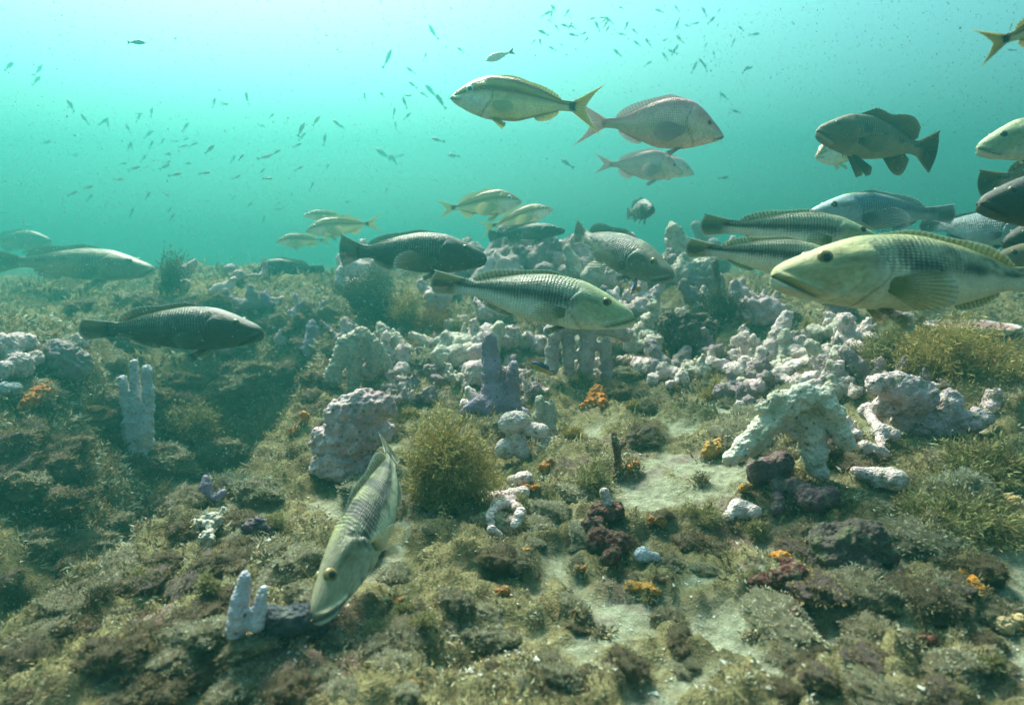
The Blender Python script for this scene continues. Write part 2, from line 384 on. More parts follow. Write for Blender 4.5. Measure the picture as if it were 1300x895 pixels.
# ------------------------------------------------------------------ turf: short branched filaments, far too many to count
rng = np.random.default_rng(7)
PAL = np.array([[0.28, 0.25, 0.125], [0.34, 0.285, 0.14], [0.19, 0.165, 0.095], [0.42, 0.41, 0.28], [0.105, 0.085, 0.055], [0.28, 0.20, 0.10], [0.52, 0.51, 0.38]])
def filaments(P, N, size, col, k, spread=1.0, width=0.10, rnd=rng, upright=0.6):
    """k bent lancet blades from every point P along normal N; returns V,F,cols"""
    n = len(P)
    P = np.repeat(P, k, 0); N = np.repeat(N, k, 0); size = np.repeat(size, k); col = np.repeat(col, k, 0)
    m_ = n * k
    rv = rnd.normal(size=(m_, 3)); rv /= np.linalg.norm(rv, axis=1)[:, None]
    D = N * upright + rv * spread * 0.8; D /= np.linalg.norm(D, axis=1)[:, None]
    D2 = D + 0.9 * rnd.normal(size=(m_, 3)) * 0.6; D2 /= np.linalg.norm(D2, axis=1)[:, None]
    L = size * rnd.uniform(0.5, 1.15, m_)
    W = np.cross(D, rnd.normal(size=(m_, 3))); W /= np.linalg.norm(W, axis=1)[:, None] + 1e-9
    base = P + rv * (size * 0.55)[:, None] * np.array([1, 1, 0.3])
    mid = base + D * (L * 0.5)[:, None]; tip = mid + D2 * (L * 0.6)[:, None]
    wv = W * (L * width)[:, None]
    V = np.stack([base, mid + wv, tip, mid - wv], 1).reshape(-1, 3)
    i = np.arange(m_)[:, None] * 4
    F = np.concatenate([i + [0, 1, 3], i + [1, 2, 3]], 1).reshape(-1, 3)
    cc = np.clip(col * rnd.uniform(0.7, 1.3, (m_, 1)), 0, 1)
    return V, F, np.repeat(cc, 4, 0)
def build_turf(n_try, r0, r1, k, size0, seed, thr=0.0, upright=0.6, width=0.10):
    rg = np.random.default_rng(seed)
    u = rg.uniform(0, 1, n_try); p = 0.35
    r = (r0 ** p + u * (r1 ** p - r0 ** p)) ** (1 / p)
    a = rg.uniform(R(-50), R(50), n_try)
    x = r * np.sin(a); y = r * np.cos(a) - 0.12
    tm = turf_mask(x, y)
    keep = rg.uniform(0, 1, n_try) < np.clip((tm - thr) * 2.4, 0.0, 1)
    x, y, tm, r = x[keep], y[keep], tm[keep], r[keep]
    e = 0.004; z = H(x, y)
    N = np.stack([-(H(x + e, y) - z) / e, -(H(x, y + e) - z) / e, np.ones_like(x)], -1); N /= np.linalg.norm(N, axis=1)[:, None]
    size = size0 * np.clip(r, 0.75, None) ** 0.75 * rg.uniform(0.55, 1.4, len(x)) * (0.7 + 0.8 * sstep(0.1, 0.8, tm))
    pn = (fbm(x * 7, y * 7, oct=3, seed=71) * 1.3 + fbm(x * 30, y * 30, oct=2, seed=77) * 0.6 + 1) * 0.5
    ci = np.clip((pn * len(PAL) + rg.normal(0, 0.9, len(x))).astype(int), 0, len(PAL) - 1)
    col = PAL[ci]
    far = sstep(2.2, 4.0, r)[:, None]; col = col * (1 - 0.4 * far) + 0.4 * far * np.array([0.24, 0.23, 0.13])
    V, F, cc = filaments(np.stack([x, y, z - 0.002], -1), N, size, col, k, 1.0, width, rg, upright)
    return V, F, cc
Vs, Fs, Cs, off = [], [], [], 0
for args in ((72000, 0.60, 2.8, 8, 0.0052, 101, 0.0, 0.3, 0.15), (16000, 2.0, 5.5, 8, 0.0080, 102, -0.1, 0.4, 0.18), (5000, 0.62, 2.4, 9, 0.0105, 103, 0.30, 0.5, 0.06)):
    v_, f_, c_ = build_turf(*args); Vs.append(v_); Fs.append(f_ + off); Cs.append(c_); off += len(v_)
turf = obj('turf_algae', mesh_np('turf_algae', np.concatenate(Vs), np.concatenate(Fs), np.concatenate(Cs), None, M['turf'], smooth=False))
tag(turf, 'short fuzzy olive brown turf algae carpeting the seabed', 'algae', kind='stuff')
print('turf tris', sum(len(f) for f in Fs))

# shell chips and grit on the sand
def scatter_chips():
    rg = np.random.default_rng(5); n = 2600
    r = 0.65 + 1.9 * rg.uniform(0, 1, n) ** 1.4; a = rg.uniform(R(-30), R(44), n)
    x = r * np.sin(a); y = r * np.cos(a); z = H(x, y)
    t = np.array([[1, 0, 0], [-0.5, 0.8, 0], [-0.6, -0.7, 0], [0, 0, 0.35], [0, 0, -0.35]])
    f = np.array([[0, 1, 3], [1, 2, 3], [2, 0, 3], [1, 0, 4], [2, 1, 4], [0, 2, 4]])
    s = rg.uniform(0.0008, 0.0028, n) * np.where(rg.uniform(0, 1, n) < 0.06, 2.2, 1); an = rg.uniform(0, 6.28, n); st = rg.uniform(0.4, 1.6, n)
    c_, s_ = np.cos(an), np.sin(an)
    tx = t[None, :, 0] * st[:, None]; ty = np.repeat(t[None, :, 1], n, 0); tz = np.repeat(t[None, :, 2], n, 0) + 0.2 * tx * rg.normal(size=(n, 1))
    P = np.stack([x[:, None] + s[:, None] * (tx * c_[:, None] - ty * s_[:, None]), y[:, None] + s[:, None] * (tx * s_[:, None] + ty * c_[:, None]), z[:, None] + 0.001 + s[:, None] * tz], -1)
    F = (f[None] + (np.arange(n) * 5)[:, None, None]).reshape(-1, 3)
    o = obj('shell_grit', mesh_np('shell_grit', P.reshape(-1, 3), F, None, None, M['shell'], False))
    tag(o, 'tiny white shell chips strewn over the sand', 'shell grit', kind='stuff')
scatter_chips()

# ------------------------------------------------------------------ fish
def curve(pts, t):
    """smooth monotone curve through control points"""
    xs = np.array([p[0] for p in pts], float); ys = np.array([p[1] for p in pts], float)
    d = np.diff(ys) / np.diff(xs); m = np.zeros_like(xs)
    m[1:-1] = np.where(d[1:] * d[:-1] > 0, 2 * d[1:] * d[:-1] / (d[1:] + d[:-1] + 1e-12), 0)
    m[0], m[-1] = d[0], d[-1]
    t = np.clip(t, xs[0], xs[-1]); i = np.clip(np.searchsorted(xs, t) - 1, 0, len(xs) - 2)
    h = xs[i + 1] - xs[i]; s = (t - xs[i]) / h
    return ((2 * s**3 - 3 * s**2 + 1) * ys[i] + (s**3 - 2 * s**2 + s) * h * m[i] + (-2 * s**3 + 3 * s**2) * ys[i + 1] + (s**3 - s**2) * h * m[i + 1])
XB = 0.84     # the body ends here (of total length), the tail fin follows
SPEC = {
 'bass': dict(
  top=[(0, -0.028), (0.012, -0.004), (0.04, 0.018), (0.09, 0.044), (0.16, 0.078), (0.26, 0.112), (0.38, 0.122), (0.52, 0.104), (0.66, 0.070), (0.77, 0.040), (0.84, 0.046)],
  bot=[(0, -0.044), (0.012, -0.068), (0.05, -0.086), (0.10, -0.098), (0.18, -0.112), (0.28, -0.124), (0.40, -0.124), (0.54, -0.104), (0.66, -0.072), (0.77, -0.042), (0.84, -0.048)],
  wid=[(0, 0.006), (0.012, 0.022), (0.05, 0.042), (0.16, 0.064), (0.28, 0.074), (0.42, 0.070), (0.56, 0.050), (0.70, 0.026), (0.78, 0.013), (0.84, 0.0035)],
  eye=(0.122, 0.030, 0.022), mouth=(-0.032, 0.125, -0.072), gill=0.27),
 'grunt': dict(
  top=[(0, -0.016), (0.02, 0.010), (0.08, 0.062), (0.16, 0.112), (0.28, 0.148), (0.40, 0.146), (0.54, 0.112), (0.66, 0.070), (0.76, 0.036), (0.84, 0.034)],
  bot=[(0, -0.024), (0.02, -0.044), (0.08, -0.076), (0.16, -0.108), (0.28, -0.134), (0.42, -0.132), (0.56, -0.096), (0.66, -0.060), (0.76, -0.034), (0.84, -0.032)],
  wid=[(0, 0.004), (0.02, 0.020), (0.08, 0.040), (0.18, 0.062), (0.30, 0.068), (0.44, 0.060), (0.58, 0.040), (0.70, 0.020), (0.78, 0.011), (0.84, 0.003)],
  eye=(0.125, 0.038, 0.029), mouth=(-0.020, 0.07, -0.020), gill=0.255),
 'porgy': dict(
  top=[(0, -0.070), (0.02, -0.040), (0.08, 0.030), (0.15, 0.105), (0.24, 0.165), (0.36, 0.182), (0.48, 0.158), (0.62, 0.092), (0.74, 0.040), (0.84, 0.030)],
  bot=[(0, -0.080), (0.02, -0.098), (0.08, -0.118), (0.18, -0.146), (0.30, -0.168), (0.42, -0.166), (0.56, -0.124), (0.68, -0.068), (0.76, -0.036), (0.84, -0.032)],
  wid=[(0, 0.004), (0.02, 0.020), (0.08, 0.040), (0.18, 0.064), (0.30, 0.072), (0.44, 0.064), (0.58, 0.042), (0.70, 0.020), (0.78, 0.010), (0.84, 0.003)],
  eye=(0.120, 0.012, 0.020), mouth=(-0.076, 0.085, -0.086), gill=0.265),
}
def noise2(t, s, k=1.0, seed=0): return fbm(t * 9 * k, s * 1.5 * k + 5, oct=3, seed=seed)
def lerp(a, b, f): return a * (1 - f[..., None]) + np.asarray(b, float) * f[..., None]
def paint(style, t, s, seed):
    """skin colours by position: t nose to tail root 0..1, s belly -1 .. back 1"""
    nz = noise2(t, s, 1, seed); nb = noise2(t, s, 2.5, seed + 3); nf0 = fbm(t * 45, s * 7, oct=3, seed=seed + 31)
    base = np.zeros(t.shape + (3,)); scm = sstep(0.26, 0.34, t)
    head = 1 - sstep(0.24, 0.33, t + 0.03 * s)
    if style in ('bass_pale', 'bass_barred', 'bass_blue', 'bass_green'):
        belly = {'bass_pale': (0.70, 0.76, 0.64), 'bass_barred': (0.52, 0.54, 0.38), 'bass_blue': (0.30, 0.46, 0.52), 'bass_green': (0.70, 0.68, 0.48)}[style]
        back = {'bass_pale': (0.36, 0.39, 0.25), 'bass_barred': (0.24, 0.235, 0.13), 'bass_blue': (0.12, 0.26, 0.34), 'bass_green': (0.40, 0.40, 0.22)}[style]
        base = base + np.array(belly); base = lerp(base, back, sstep(-0.15, 0.8, s + 0.1 * nz))
        base = lerp(base, (0.30, 0.30, 0.10), sstep(0.80, 1.0, s) * 0.7)
        stripe = np.exp(-((s - 0.20 + 0.10 * nb - 0.16 * (t - 0.5)) / 0.24) ** 2) * sstep(0.16, 0.42, t) * (1 - 0.1 * sstep(0.9, 1, t))
        if style == 'bass_pale':
            base = lerp(base, (0.03, 0.035, 0.02), np.exp(-((s - 0.93) / 0.10) ** 2) * sstep(0.3, 0.45, t) * 0.85)
            base = lerp(base, (0.09, 0.10, 0.06), np.exp(-((s - 0.62 + 0.06 * nb) / 0.09) ** 2) * sstep(0.32, 0.5, t) * 0.65)
            base = lerp(base, (0.03, 0.035, 0.02), sstep(0.25, 0.5, nz) * sstep(0.0, 0.2, s) * sstep(0.34, 0.4, t) * (1 - sstep(0.55, 0.65, t)) * 0.6)
        if style == 'bass_green':
            stripe = stripe * sstep(-0.6, 0.6, np.sin(t * 30) + 1.3 * nz) * 0.75
            bl = sstep(-0.1, 0.7, np.sin(t * 34 + 1.0) * 0.5 + 1.2 * nb + 0.4 * nf0) * sstep(-0.05, 0.3, s) * (1 - sstep(0.75, 0.95, s)) * sstep(0.3, 0.4, t)
            base = lerp(base, (0.06, 0.06, 0.03), bl * 0.75); scm = scm * (1 - 0.85 * sstep(0.5, 0.75, t)) * sstep(-0.15, 0.25, s)
            base = lerp(base, (0.50, 0.36, 0.06), np.exp(-((t - 0.06) / 0.05) ** 2) * 0.6)
        if style == 'bass_barred':
            bars = sstep(-0.1, 0.5, np.sin(t * 32 + 1.2 * nz + 1.2 * s)) * sstep(-0.35, 0.25, s) * sstep(0.26, 0.36, t)
            base = lerp(base, (0.016, 0.018, 0.013), bars * 0.92); base = lerp(base, (0.05, 0.05, 0.035), sstep(0.1, 0.5, nf0 + 0.4 * nz) * 0.6)
        base = lerp(base, (0.007, 0.009, 0.007), np.clip(stripe * 1.4, 0, 1) * (0.95 if style != 'bass_blue' else 0.4))
        hc = {'bass_pale': (0.34, 0.40, 0.20), 'bass_barred': (0.27, 0.25, 0.15), 'bass_blue': (0.25, 0.36, 0.38), 'bass_green': (0.45, 0.41, 0.18)}[style]
        base = lerp(base, hc, head * (0.85 * sstep(-0.95, -0.1, s) + 0.1))
        base = lerp(base, (0.10, 0.10, 0.05), head * np.exp(-((s - 0.5 + 0.8 * (t - 0.12)) / 0.10) ** 2) * sstep(0.13, 0.2, t) * 0.7)
        scm = scm * (0.35 + 0.65 * sstep(-0.5, 0.15, s)) * (0.75 + 0.25 * nb)
    elif style == 'bass_dark':
        base = base + np.array((0.018, 0.019, 0.017)); base = lerp(base, (0.055, 0.058, 0.038), sstep(0.0, 0.6, nb) * 0.5)
        base = lerp(base, (0.16, 0.15, 0.06), sstep(0.62, 0.95, s) * sstep(0.3, 0.6, t) * 0.8)
        base = lerp(base, (0.19, 0.21, 0.14), np.exp(-((s - 0.48) / 0.13) ** 2) * sstep(0.5, 0.9, t) * 0.7)
        base = lerp(base, (0.006, 0.007, 0.006), np.exp(-((s - 0.22 - 0.1 * (t - 0.5)) / 0.16) ** 2) * sstep(0.3, 0.5, t))
        base = lerp(base, (0.030, 0.024, 0.014), head * 0.7); base = lerp(base, (0.17, 0.18, 0.12), sstep(0.28, 0.5, nz + 0.3 * nb) * sstep(0.42, 0.55, t) * (1 - sstep(0.0, 0.5, s)) * 0.8)
        scm = scm * (0.15 + 0.85 * np.exp(-((s - 0.50 + 0.1 * nz) / 0.40) ** 2)) * 1.3
    elif style == 'bass_brown':
        base = base + np.array((0.34, 0.28, 0.15)); base = lerp(base, (0.17, 0.145, 0.06), sstep(-0.1, 0.7, s + 0.2 * nz))
        bl = np.exp(-((s - 0.28 - 0.1 * nz) / 0.20) ** 2) * sstep(0.0, 0.5, np.sin(t * 34) + 0.7 * nz) * sstep(0.3, 0.4, t)
        base = lerp(base, (0.010, 0.011, 0.009), bl); base = lerp(base, (0.15, 0.11, 0.045), head * 0.8)
        scm = scm * sstep(-0.1, 0.3, s)
    elif style == 'grunt':
        base = base + np.array((0.98, 0.90, 0.46)); base = lerp(base, (0.85, 0.68, 0.16), sstep(0.1, 0.7, s))
        for s0, w_, a_ in ((0.34, 0.15, 1.5), (0.88, 0.20, 1.3), (0.60, 0.05, 0.45), (0.02, 0.05, 0.35)):
            base = lerp(base, (0.26, 0.085, 0.0), np.clip(np.exp(-((s - s0 + 0.10 * (t - 0.3)) / w_) ** 2) * a_, 0, 1))
        base = lerp(base, (0.34, 0.19, 0.03), (1 - sstep(-0.98, -0.82, s)) * sstep(0.1, 0.3, t) * 0.8)
        base = lerp(base, (0.80, 0.82, 0.72), head * (1 - sstep(-0.2, 0.3, s)) * 0.8)
        base = lerp(base, (0.010, 0.009, 0.008), 1 - sstep(0.030, 0.045, np.sqrt((t - 0.985) ** 2 + (s * 0.045) ** 2)))
        scm = scm * 0.35
    elif style == 'porgy':
        base = base + np.array((0.95, 0.66, 0.56)); base = lerp(base, (0.66, 0.25, 0.25), sstep(0.25, 0.95, s))
        base = lerp(base, (0.52, 0.50, 0.28), np.exp(-((s + 0.25) / 0.3) ** 2) * 0.6)
        base = lerp(base, (0.60, 0.27, 0.22), head * sstep(-0.1, 0.5, s) * 0.8)
        base = lerp(base, (0.40, 0.17, 0.15), (1 - sstep(0.0, 0.06, t)) * 0.8)
        scm = scm * 0.9
    elif style == 'silver':
        base = base + np.array((0.55, 0.60, 0.52)); base = lerp(base, (0.16, 0.20, 0.14), sstep(0.2, 0.7, s))
    elif style == 'cream':
        base = base + np.array((0.95, 0.92, 0.78)); base = lerp(base, (0.6, 0.55, 0.35), sstep(0.5, 0.9, s))
    elif style == 'dusky':
        base = base + np.array((0.30, 0.36, 0.30)); base = lerp(base, (0.14, 0.18, 0.14), sstep(-0.3, 0.5, s))
    nf = fbm(t * 60, s * 9, oct=3, seed=seed + 21); base = base * (1 + 0.16 * nb[..., None] + 0.22 * (nf * head)[..., None])
    return np.clip(np.concatenate([base, np.clip(scm, 0, 1)[..., None]], -1), 0.002, 1)

def bend_fn(bend, b0=0.22):
    """sideways bending of the spine: curvature grows towards the tail"""
    S = np.linspace(-0.1, 1.15, 400); phi = bend * np.clip(S - b0, 0, None)
    ds = S[1] - S[0]
    px_ = np.concatenate([[0], np.cumsum(np.cos(phi[:-1]) * ds)]) + S[0]; py_ = np.concatenate([[0], np.cumsum(np.sin(phi[:-1]) * ds)])
    def f(P):
        s = P[:, 0]; ph = np.interp(s, S, phi)
        x = np.interp(s, S, px_) - P[:, 1] * np.sin(ph); y = np.interp(s, S, py_) + P[:, 1] * np.cos(ph)
        return np.stack([-x, y, P[:, 2]], -1)              # nose at origin, tail towards -x
    return f
def sheet(root, tip, nu, nv, thick, col_fn, rays, warp, opac=0.6):
    """a fin: membrane spanned from a root line to an outer line, lens-thick, with rays along it"""
    u = np.linspace(0, 1, nu); v = np.linspace(0, 1, nv)
    ru = np.stack([np.interp(u, np.linspace(0, 1, len(root)), np.array(root)[:, i]) for i in range(3)], -1)
    tu = np.stack([np.interp(u, np.linspace(0, 1, len(tip)), np.array(tip)[:, i]) for i in range(3)], -1)
    P = ru[:, None, :] * (1 - v[None, :, None]) + tu[:, None, :] * v[None, :, None]
    Nn = np.cross(np.gradient(P, axis=0), np.gradient(P, axis=1)); Nn /= np.linalg.norm(Nn, axis=-1)[..., None] + 1e-12
    th = thick * (1 - 0.85 * v[None, :]) * (0.8 + 0.2 * np.cos(u[:, None] * rays * 6.2832)) + thick * 0.06
    U, Vv = np.meshgrid(u, v, indexing='ij')
    A_, B_ = P + Nn * th[..., None], P - Nn * th[..., None]
    V = np.concatenate([A_.reshape(-1, 3), B_.reshape(-1, 3)])
    F = grid_faces(nu, nv); F = np.concatenate([F, F[:, ::-1] + nu * nv])
    c = col_fn(U, Vv); c = np.concatenate([c.reshape(-1, 3), (1 + (opac - 1) * sstep(0.0, 0.45, Vv)).reshape(-1, 1)], 1); c = np.concatenate([c, c])
    uv = np.stack([U * rays, Vv], -1).reshape(-1, 2); uv = np.concatenate([uv, uv])
    return warp(V), F, c, uv
def body_mesh(spec, style, bend, nL, nR, seed, girth=1.0, slim=1.0):
    S = SPEC[spec]
    tt = np.linspace(0, 1, nL) ** 1.35 * XB
    th = np.linspace(0, 2 * math.pi, nR, endpoint=False)
    T, TH = np.meshgrid(tt, th, indexing='ij')
    top = curve(S['top'], T) * girth; bot = curve(S['bot'], T) * girth; wd = curve(S['wid'], T) * slim
    zc = (top + bot) / 2; hh = (top - bot) / 2
    cx, sx = np.cos(TH), np.sin(TH)
    yy = wd * np.sign(cx) * np.abs(cx) ** 0.86; zz = zc + hh * np.sign(sx) * np.abs(sx) ** 0.95
    sN = (zz - zc) / np.maximum(hh, 1e-6)
    # mouth cleft and lips, gill cover edge, eye socket, shallow lateral groove
    mz0, ml, mz1 = S['mouth']; zline = mz0 * girth + (mz1 - mz0) * (T / ml) - 0.010 * np.sin(np.clip(T / ml, 0, 1) * 3.14) - 0.02 * np.clip(T / ml - 0.55, 0, 1)
    inm = (1 - sstep(ml * 0.85, ml, T)); dz = (zz - zline)
    push = -0.014 * np.exp(-(dz / 0.0045) ** 2) * inm + 0.014 * (np.exp(-((dz - 0.013) / 0.008) ** 2) + 1.2 * np.exp(-((dz + 0.013) / 0.009) ** 2)) * inm * sstep(0.0, 0.03, T)
    gt = S['gill'] - 0.055 * (sN - 0.05) ** 2 + 0.012 * np.cos(sN * 5)
    gill = sstep(gt - 0.10, gt - 0.004, T) * (1 - sstep(gt - 0.003, gt + 0.006, T)) * (1 - sstep(0.55, 0.8, sN)) * sstep(-1.2, -0.7, sN)
    push = push + 0.013 * gill - 0.004 * np.exp(-((T - gt - 0.008) / 0.006) ** 2) * (1 - sstep(0.5, 0.8, sN))
    pre = 0.76 * gt + 0.0; push = push + 0.005 * np.exp(-((T - pre) / 0.008) ** 2) * (1 - sstep(0.3, 0.5, sN))
    nx = np.sign(cx) * np.abs(cx) ** 0.5
    yy = yy + push * nx * sstep(0, 0.02, T + 0.008)
    yy = yy + 0.0015 * noise2(T, sN * np.sign(cx), 2, seed + 9) * nx
    V = np.stack([T, yy, zz], -1).reshape(-1, 3)
    col = paint(style, T / XB, sN, seed)
    dk = np.exp(-(dz / 0.0035) ** 2) * inm * 0.75 + 0.6 * np.exp(-((T - gt - 0.007) / 0.005) ** 2) * (1 - sstep(0.45, 0.7, sN))
    col[..., :3] = lerp(col[..., :3], np.array([0.05, 0.05, 0.03]), np.clip(dk, 0, 0.85))
    lipc = (np.exp(-((dz + 0.014) / 0.009) ** 2)) * inm * (0.8 if style == 'bass_green' else 0.4); col[..., :3] = lerp(col[..., :3], np.array([0.72, 0.74, 0.62]) if 'dark' not in style else np.array([0.06, 0.06, 0.05]), lipc)
    arc = np.arcsin(np.clip(sN, -1, 1)) * 0.16
    uv = np.stack([T, arc], -1).reshape(-1, 2)
    w = bend_fn(bend); V = w(V)
    F = grid_faces(nL, nR, True)
    # caps
    V = np.concatenate([V, w(np.array([[-0.001, 0, (curve(S['top'], np.array([0.]))[0] + curve(S['bot'], np.array([0.]))[0]) / 2 * girth]])), w(np.array([[XB + 0.01, 0, 0]]))])
    i0, i1 = nL * nR, nL * nR + 1; j = np.arange(nR); j2 = (j + 1) % nR
    caps = np.concatenate([np.stack([np.full(nR, i0), j, j2, j2], -1), np.stack([np.full(nR, i1), (nL - 1) * nR + j2, (nL - 1) * nR + j, (nL - 1) * nR + j], -1)])
    tri = np.concatenate([np.concatenate([F[:, [0, 1, 2]], F[:, [0, 2, 3]]]), caps[:, :3]])
    colf = np.concatenate([col.reshape(-1, 4), col[:1, :1].reshape(-1, 4), col[-1:, :1].reshape(-1, 4)])
    uv = np.concatenate([uv, [[0, 0]], [[XB, 0]]])
    return V, tri, colf, uv, w
FINC = {'bass_pale': ((0.32, 0.36, 0.16), (0.05, 0.06, 0.03), (0.62, 0.75, 0.70)), 'bass_green': ((0.40, 0.40, 0.10), (0.14, 0.12, 0.03), (0.55, 0.70, 0.62)),
        'bass_barred': ((0.36, 0.38, 0.22), (0.07, 0.08, 0.05), (0.62, 0.75, 0.70)), 'bass_blue': ((0.16, 0.26, 0.30), (0.06, 0.10, 0.11), (0.5, 0.65, 0.68)),
        'bass_dark': ((0.17, 0.18, 0.10), (0.03, 0.035, 0.03), (0.42, 0.60, 0.62)), 'bass_brown': ((0.20, 0.17, 0.065), (0.08, 0.07, 0.04), (0.24, 0.24, 0.16)),
        'grunt': ((0.58, 0.54, 0.20), (0.52, 0.46, 0.16), (0.70, 0.68, 0.36)), 'porgy': ((0.52, 0.38, 0.36), (0.44, 0.26, 0.26), (0.55, 0.42, 0.42))}
def sphere_mesh(name, c, r, axis, mat, flat=0.55, n=14):
    """an eyeball: flattened sphere whose short axis points outwards"""
    ax = Vector(axis).normalized(); q = ax.to_track_quat('Z', 'Y').to_matrix()
    bm = bmesh.new(); bmesh.ops.create_uvsphere(bm, u_segments=n, v_segments=max(6, n // 2 + 1), radius=1.0)
    for v in bm.verts: v.co = Vector(c) + q @ Vector((v.co.x * r, v.co.y * r, v.co.z * r * flat))
    me = bpy.data.meshes.new(name); bm.to_mesh(me); bm.free()
    for p in me.polygons: p.use_smooth = True
    me.materials.append(mat); return me
def make_fish(name, label, spec, style, head, tail, bend=0.0, roll=0.0, res=0.85, iris='iris_dark', dorsal=0.55, fan=0.6, pect=(0.25, 25), anal=0.5, pelvic=0.5, girth=1.0, seed=1, cat='fish', group=None, forked=None, finop=0.5, slim=1.0, dim=1.0):
    """head and tail are (photo x, photo y, distance); the line between them is the fish's axis"""
    Hd, Tl = at(*head), at(*tail)
    S = SPEC[spec]; warp = bend_fn(bend)
    V, F, C, UV, _ = body_mesh(spec, style, bend, max(26, int(120 * res)), max(18, int(52 * res)), seed, girth, slim)
    C[:, :3] *= dim
    tailend = Vector(warp(np.array([[1.0, 0, 0]]))[0])
    chord = -tailend; L = (Hd - Tl).length / chord.length
    # local frame along the chord -> world frame along head-tail
    Xw = (Hd - Tl).normalized(); up = Vector((0, 0, 1)); Yw = up.cross(Xw).normalized(); Zw = Xw.cross(Yw)
    Mw = Matrix((Xw, Yw, Zw)).transposed().to_4x4() @ Matrix.Rotation(R(roll), 4, 'X')
    Xl = chord.normalized(); Yl = Vector((0, 0, 1)).cross(Xl).normalized(); Zl = Xl.cross(Yl)
    Ml = Matrix((Xl, Yl, Zl)).transposed().to_4x4()
    MW = Matrix.Translation(Hd) @ Mw @ Ml.inverted() @ Matrix.Scale(L, 4)
    # the empty sits at the middle of the fish
    mid = Vector(warp(np.array([[0.45, 0, 0]]))[0])
    root = empty(name, MW @ Matrix.Translation(mid)); sh = np.array(mid)
    tag(root, label, cat, group)
    skin = M['skin_bass'] if spec == 'bass' else M['skin_fine']
    obj('body', mesh_np('fish_body', V - sh, F, C, UV, skin), root)
    cA, cB, cE = [np.array(c_) * k_ for c_, k_ in zip(FINC[style], (0.7 * dim, 0.5 * dim, 1.0) if spec == 'bass' else (1.1, 1.0, 1.1))]
    q = max(0.4, res); forked = (spec != 'bass') if forked is None else forked
    def put(nm, root_l, tip_l, colf, rays, nu=40, nv=10, th=0.0035, op=finop):
        v_, f_, c_, uv_ = sheet(root_l, tip_l, max(10, int(nu * q)), max(5, int(nv * q)), th, colf, rays, warp, op)
        return obj(nm, mesh_np(nm, v_ - sh, f_, np.clip(c_, 0.003, 1), uv_, M['fin']), root)
    rgs = np.random.default_rng(seed)
    def colfin(a, b, e, lo=0.0, edge=0.8):
        def f(U, Vv):
            c = np.zeros(U.shape + (3,)) + a
            c = lerp(c, b, sstep(lo, 1.0, 1 - Vv) * (0.55 + 0.45 * np.sin(U * 7 + seed) ** 2))
            return lerp(c, e, sstep(edge, 1.0, Vv) * 0.8)
        return f
    # dorsal fin: spiny front, soft rear lobe
    d0, d1 = (0.30, 0.765) if spec == 'bass' else (0.26, 0.74)
    ts = np.linspace(d0, d1, 60); zt = curve(S['top'], ts) * girth
    uu = (ts - d0) / (d1 - d0)
    hgt = dorsal * 0.13 * (0.50 * sstep(0, 0.25, uu) * (1 - 0.25 * sstep(0.3, 0.6, uu)) + 0.50 * np.exp(-((uu - 0.76) / 0.22) ** 2)) * (1 - 0.75 * sstep(0.92, 1, uu))
    spiny = 1 - sstep(0.5, 0.6, uu); saw = np.abs((uu * 22) % 1 - 0.5) * 2
    hgt = hgt * (1 - 0.22 * spiny * saw) + 0.004
    back = 0.55 * hgt + 0.035 * dorsal * sstep(0.55, 1, uu)
    put('dorsal_fin', [(a, 0, b - 0.012) for a, b in zip(ts, zt)], [(a + k, 0, b + h_) for a, b, h_, k in zip(ts, zt, hgt, back)], colfin(cA, cB, cE, 0.1), 24, 90, 10)
    # tail fin
    hr = (0.044 if spec == 'bass' else 0.031) * girth
    us = np.linspace(-1, 1, 41); sp = 0.13 * fan + 0.03
    if forked:
        tip = [(1.0 - 0.085 * (1 - abs(u)) ** 1.3 + 0.055 * abs(u) ** 3, 0, sp * 1.25 * np.sign(u) * abs(u) ** 0.9) for u in us]
    else:
        tip = [(0.985 - 0.03 * u * u + 0.018 * sstep(0.8, 1, u), 0, sp * u) for u in us]
    def tcol(U, Vv):
        c = np.zeros(U.shape + (3,)) + cA
        c = lerp(c, cB, np.exp(-((U - 0.45) / 0.30) ** 2) * 0.97) if spec == 'bass' else lerp(c, cB, 1 - Vv)
        rootc = paint(style, np.full(U.shape, 0.95), U * 1.8 - 0.9, seed)[..., :3]; fr = (1 - sstep(0.02, 0.4, Vv))[..., None]; c = c * (1 - fr) + rootc * fr
        if style == 'grunt': c = lerp(c, (0.012, 0.010, 0.008), 1 - sstep(0.9, 1.1, np.sqrt((Vv / 0.24) ** 2 + ((U - 0.5) / 0.34) ** 2)))
        return lerp(c, cE, np.maximum(sstep(0.86, 1, np.abs(U - 0.5) * 2), sstep(0.9, 1, Vv) * 0.5) * 0.85)
    put('tail_fin', [(XB - 0.02, 0, hr * u) for u in us], tip, tcol, 17, 44, 16, 0.006, min(1, finop + 0.2))
    # anal fin
    a0, a1 = 0.56, 0.72
    ts = np.linspace(a0, a1, 24); zb = curve(S['bot'], ts) * girth; uu = (ts - a0) / (a1 - a0)
    hg = anal * 0.12 * np.sin(np.clip(uu * 0.85 + 0.12, 0, 1) * 3.14) ** 0.7
    put('anal_fin', [(a, 0, b + 0.010) for a, b in zip(ts, zb)], [(a + 0.05 * anal + 0.4 * h_, 0, b - h_) for a, b, h_ in zip(ts, zb, hg)], colfin(cA, cB, cE), 11, 26, 8)
    # paired fins
    pl, pang = pect
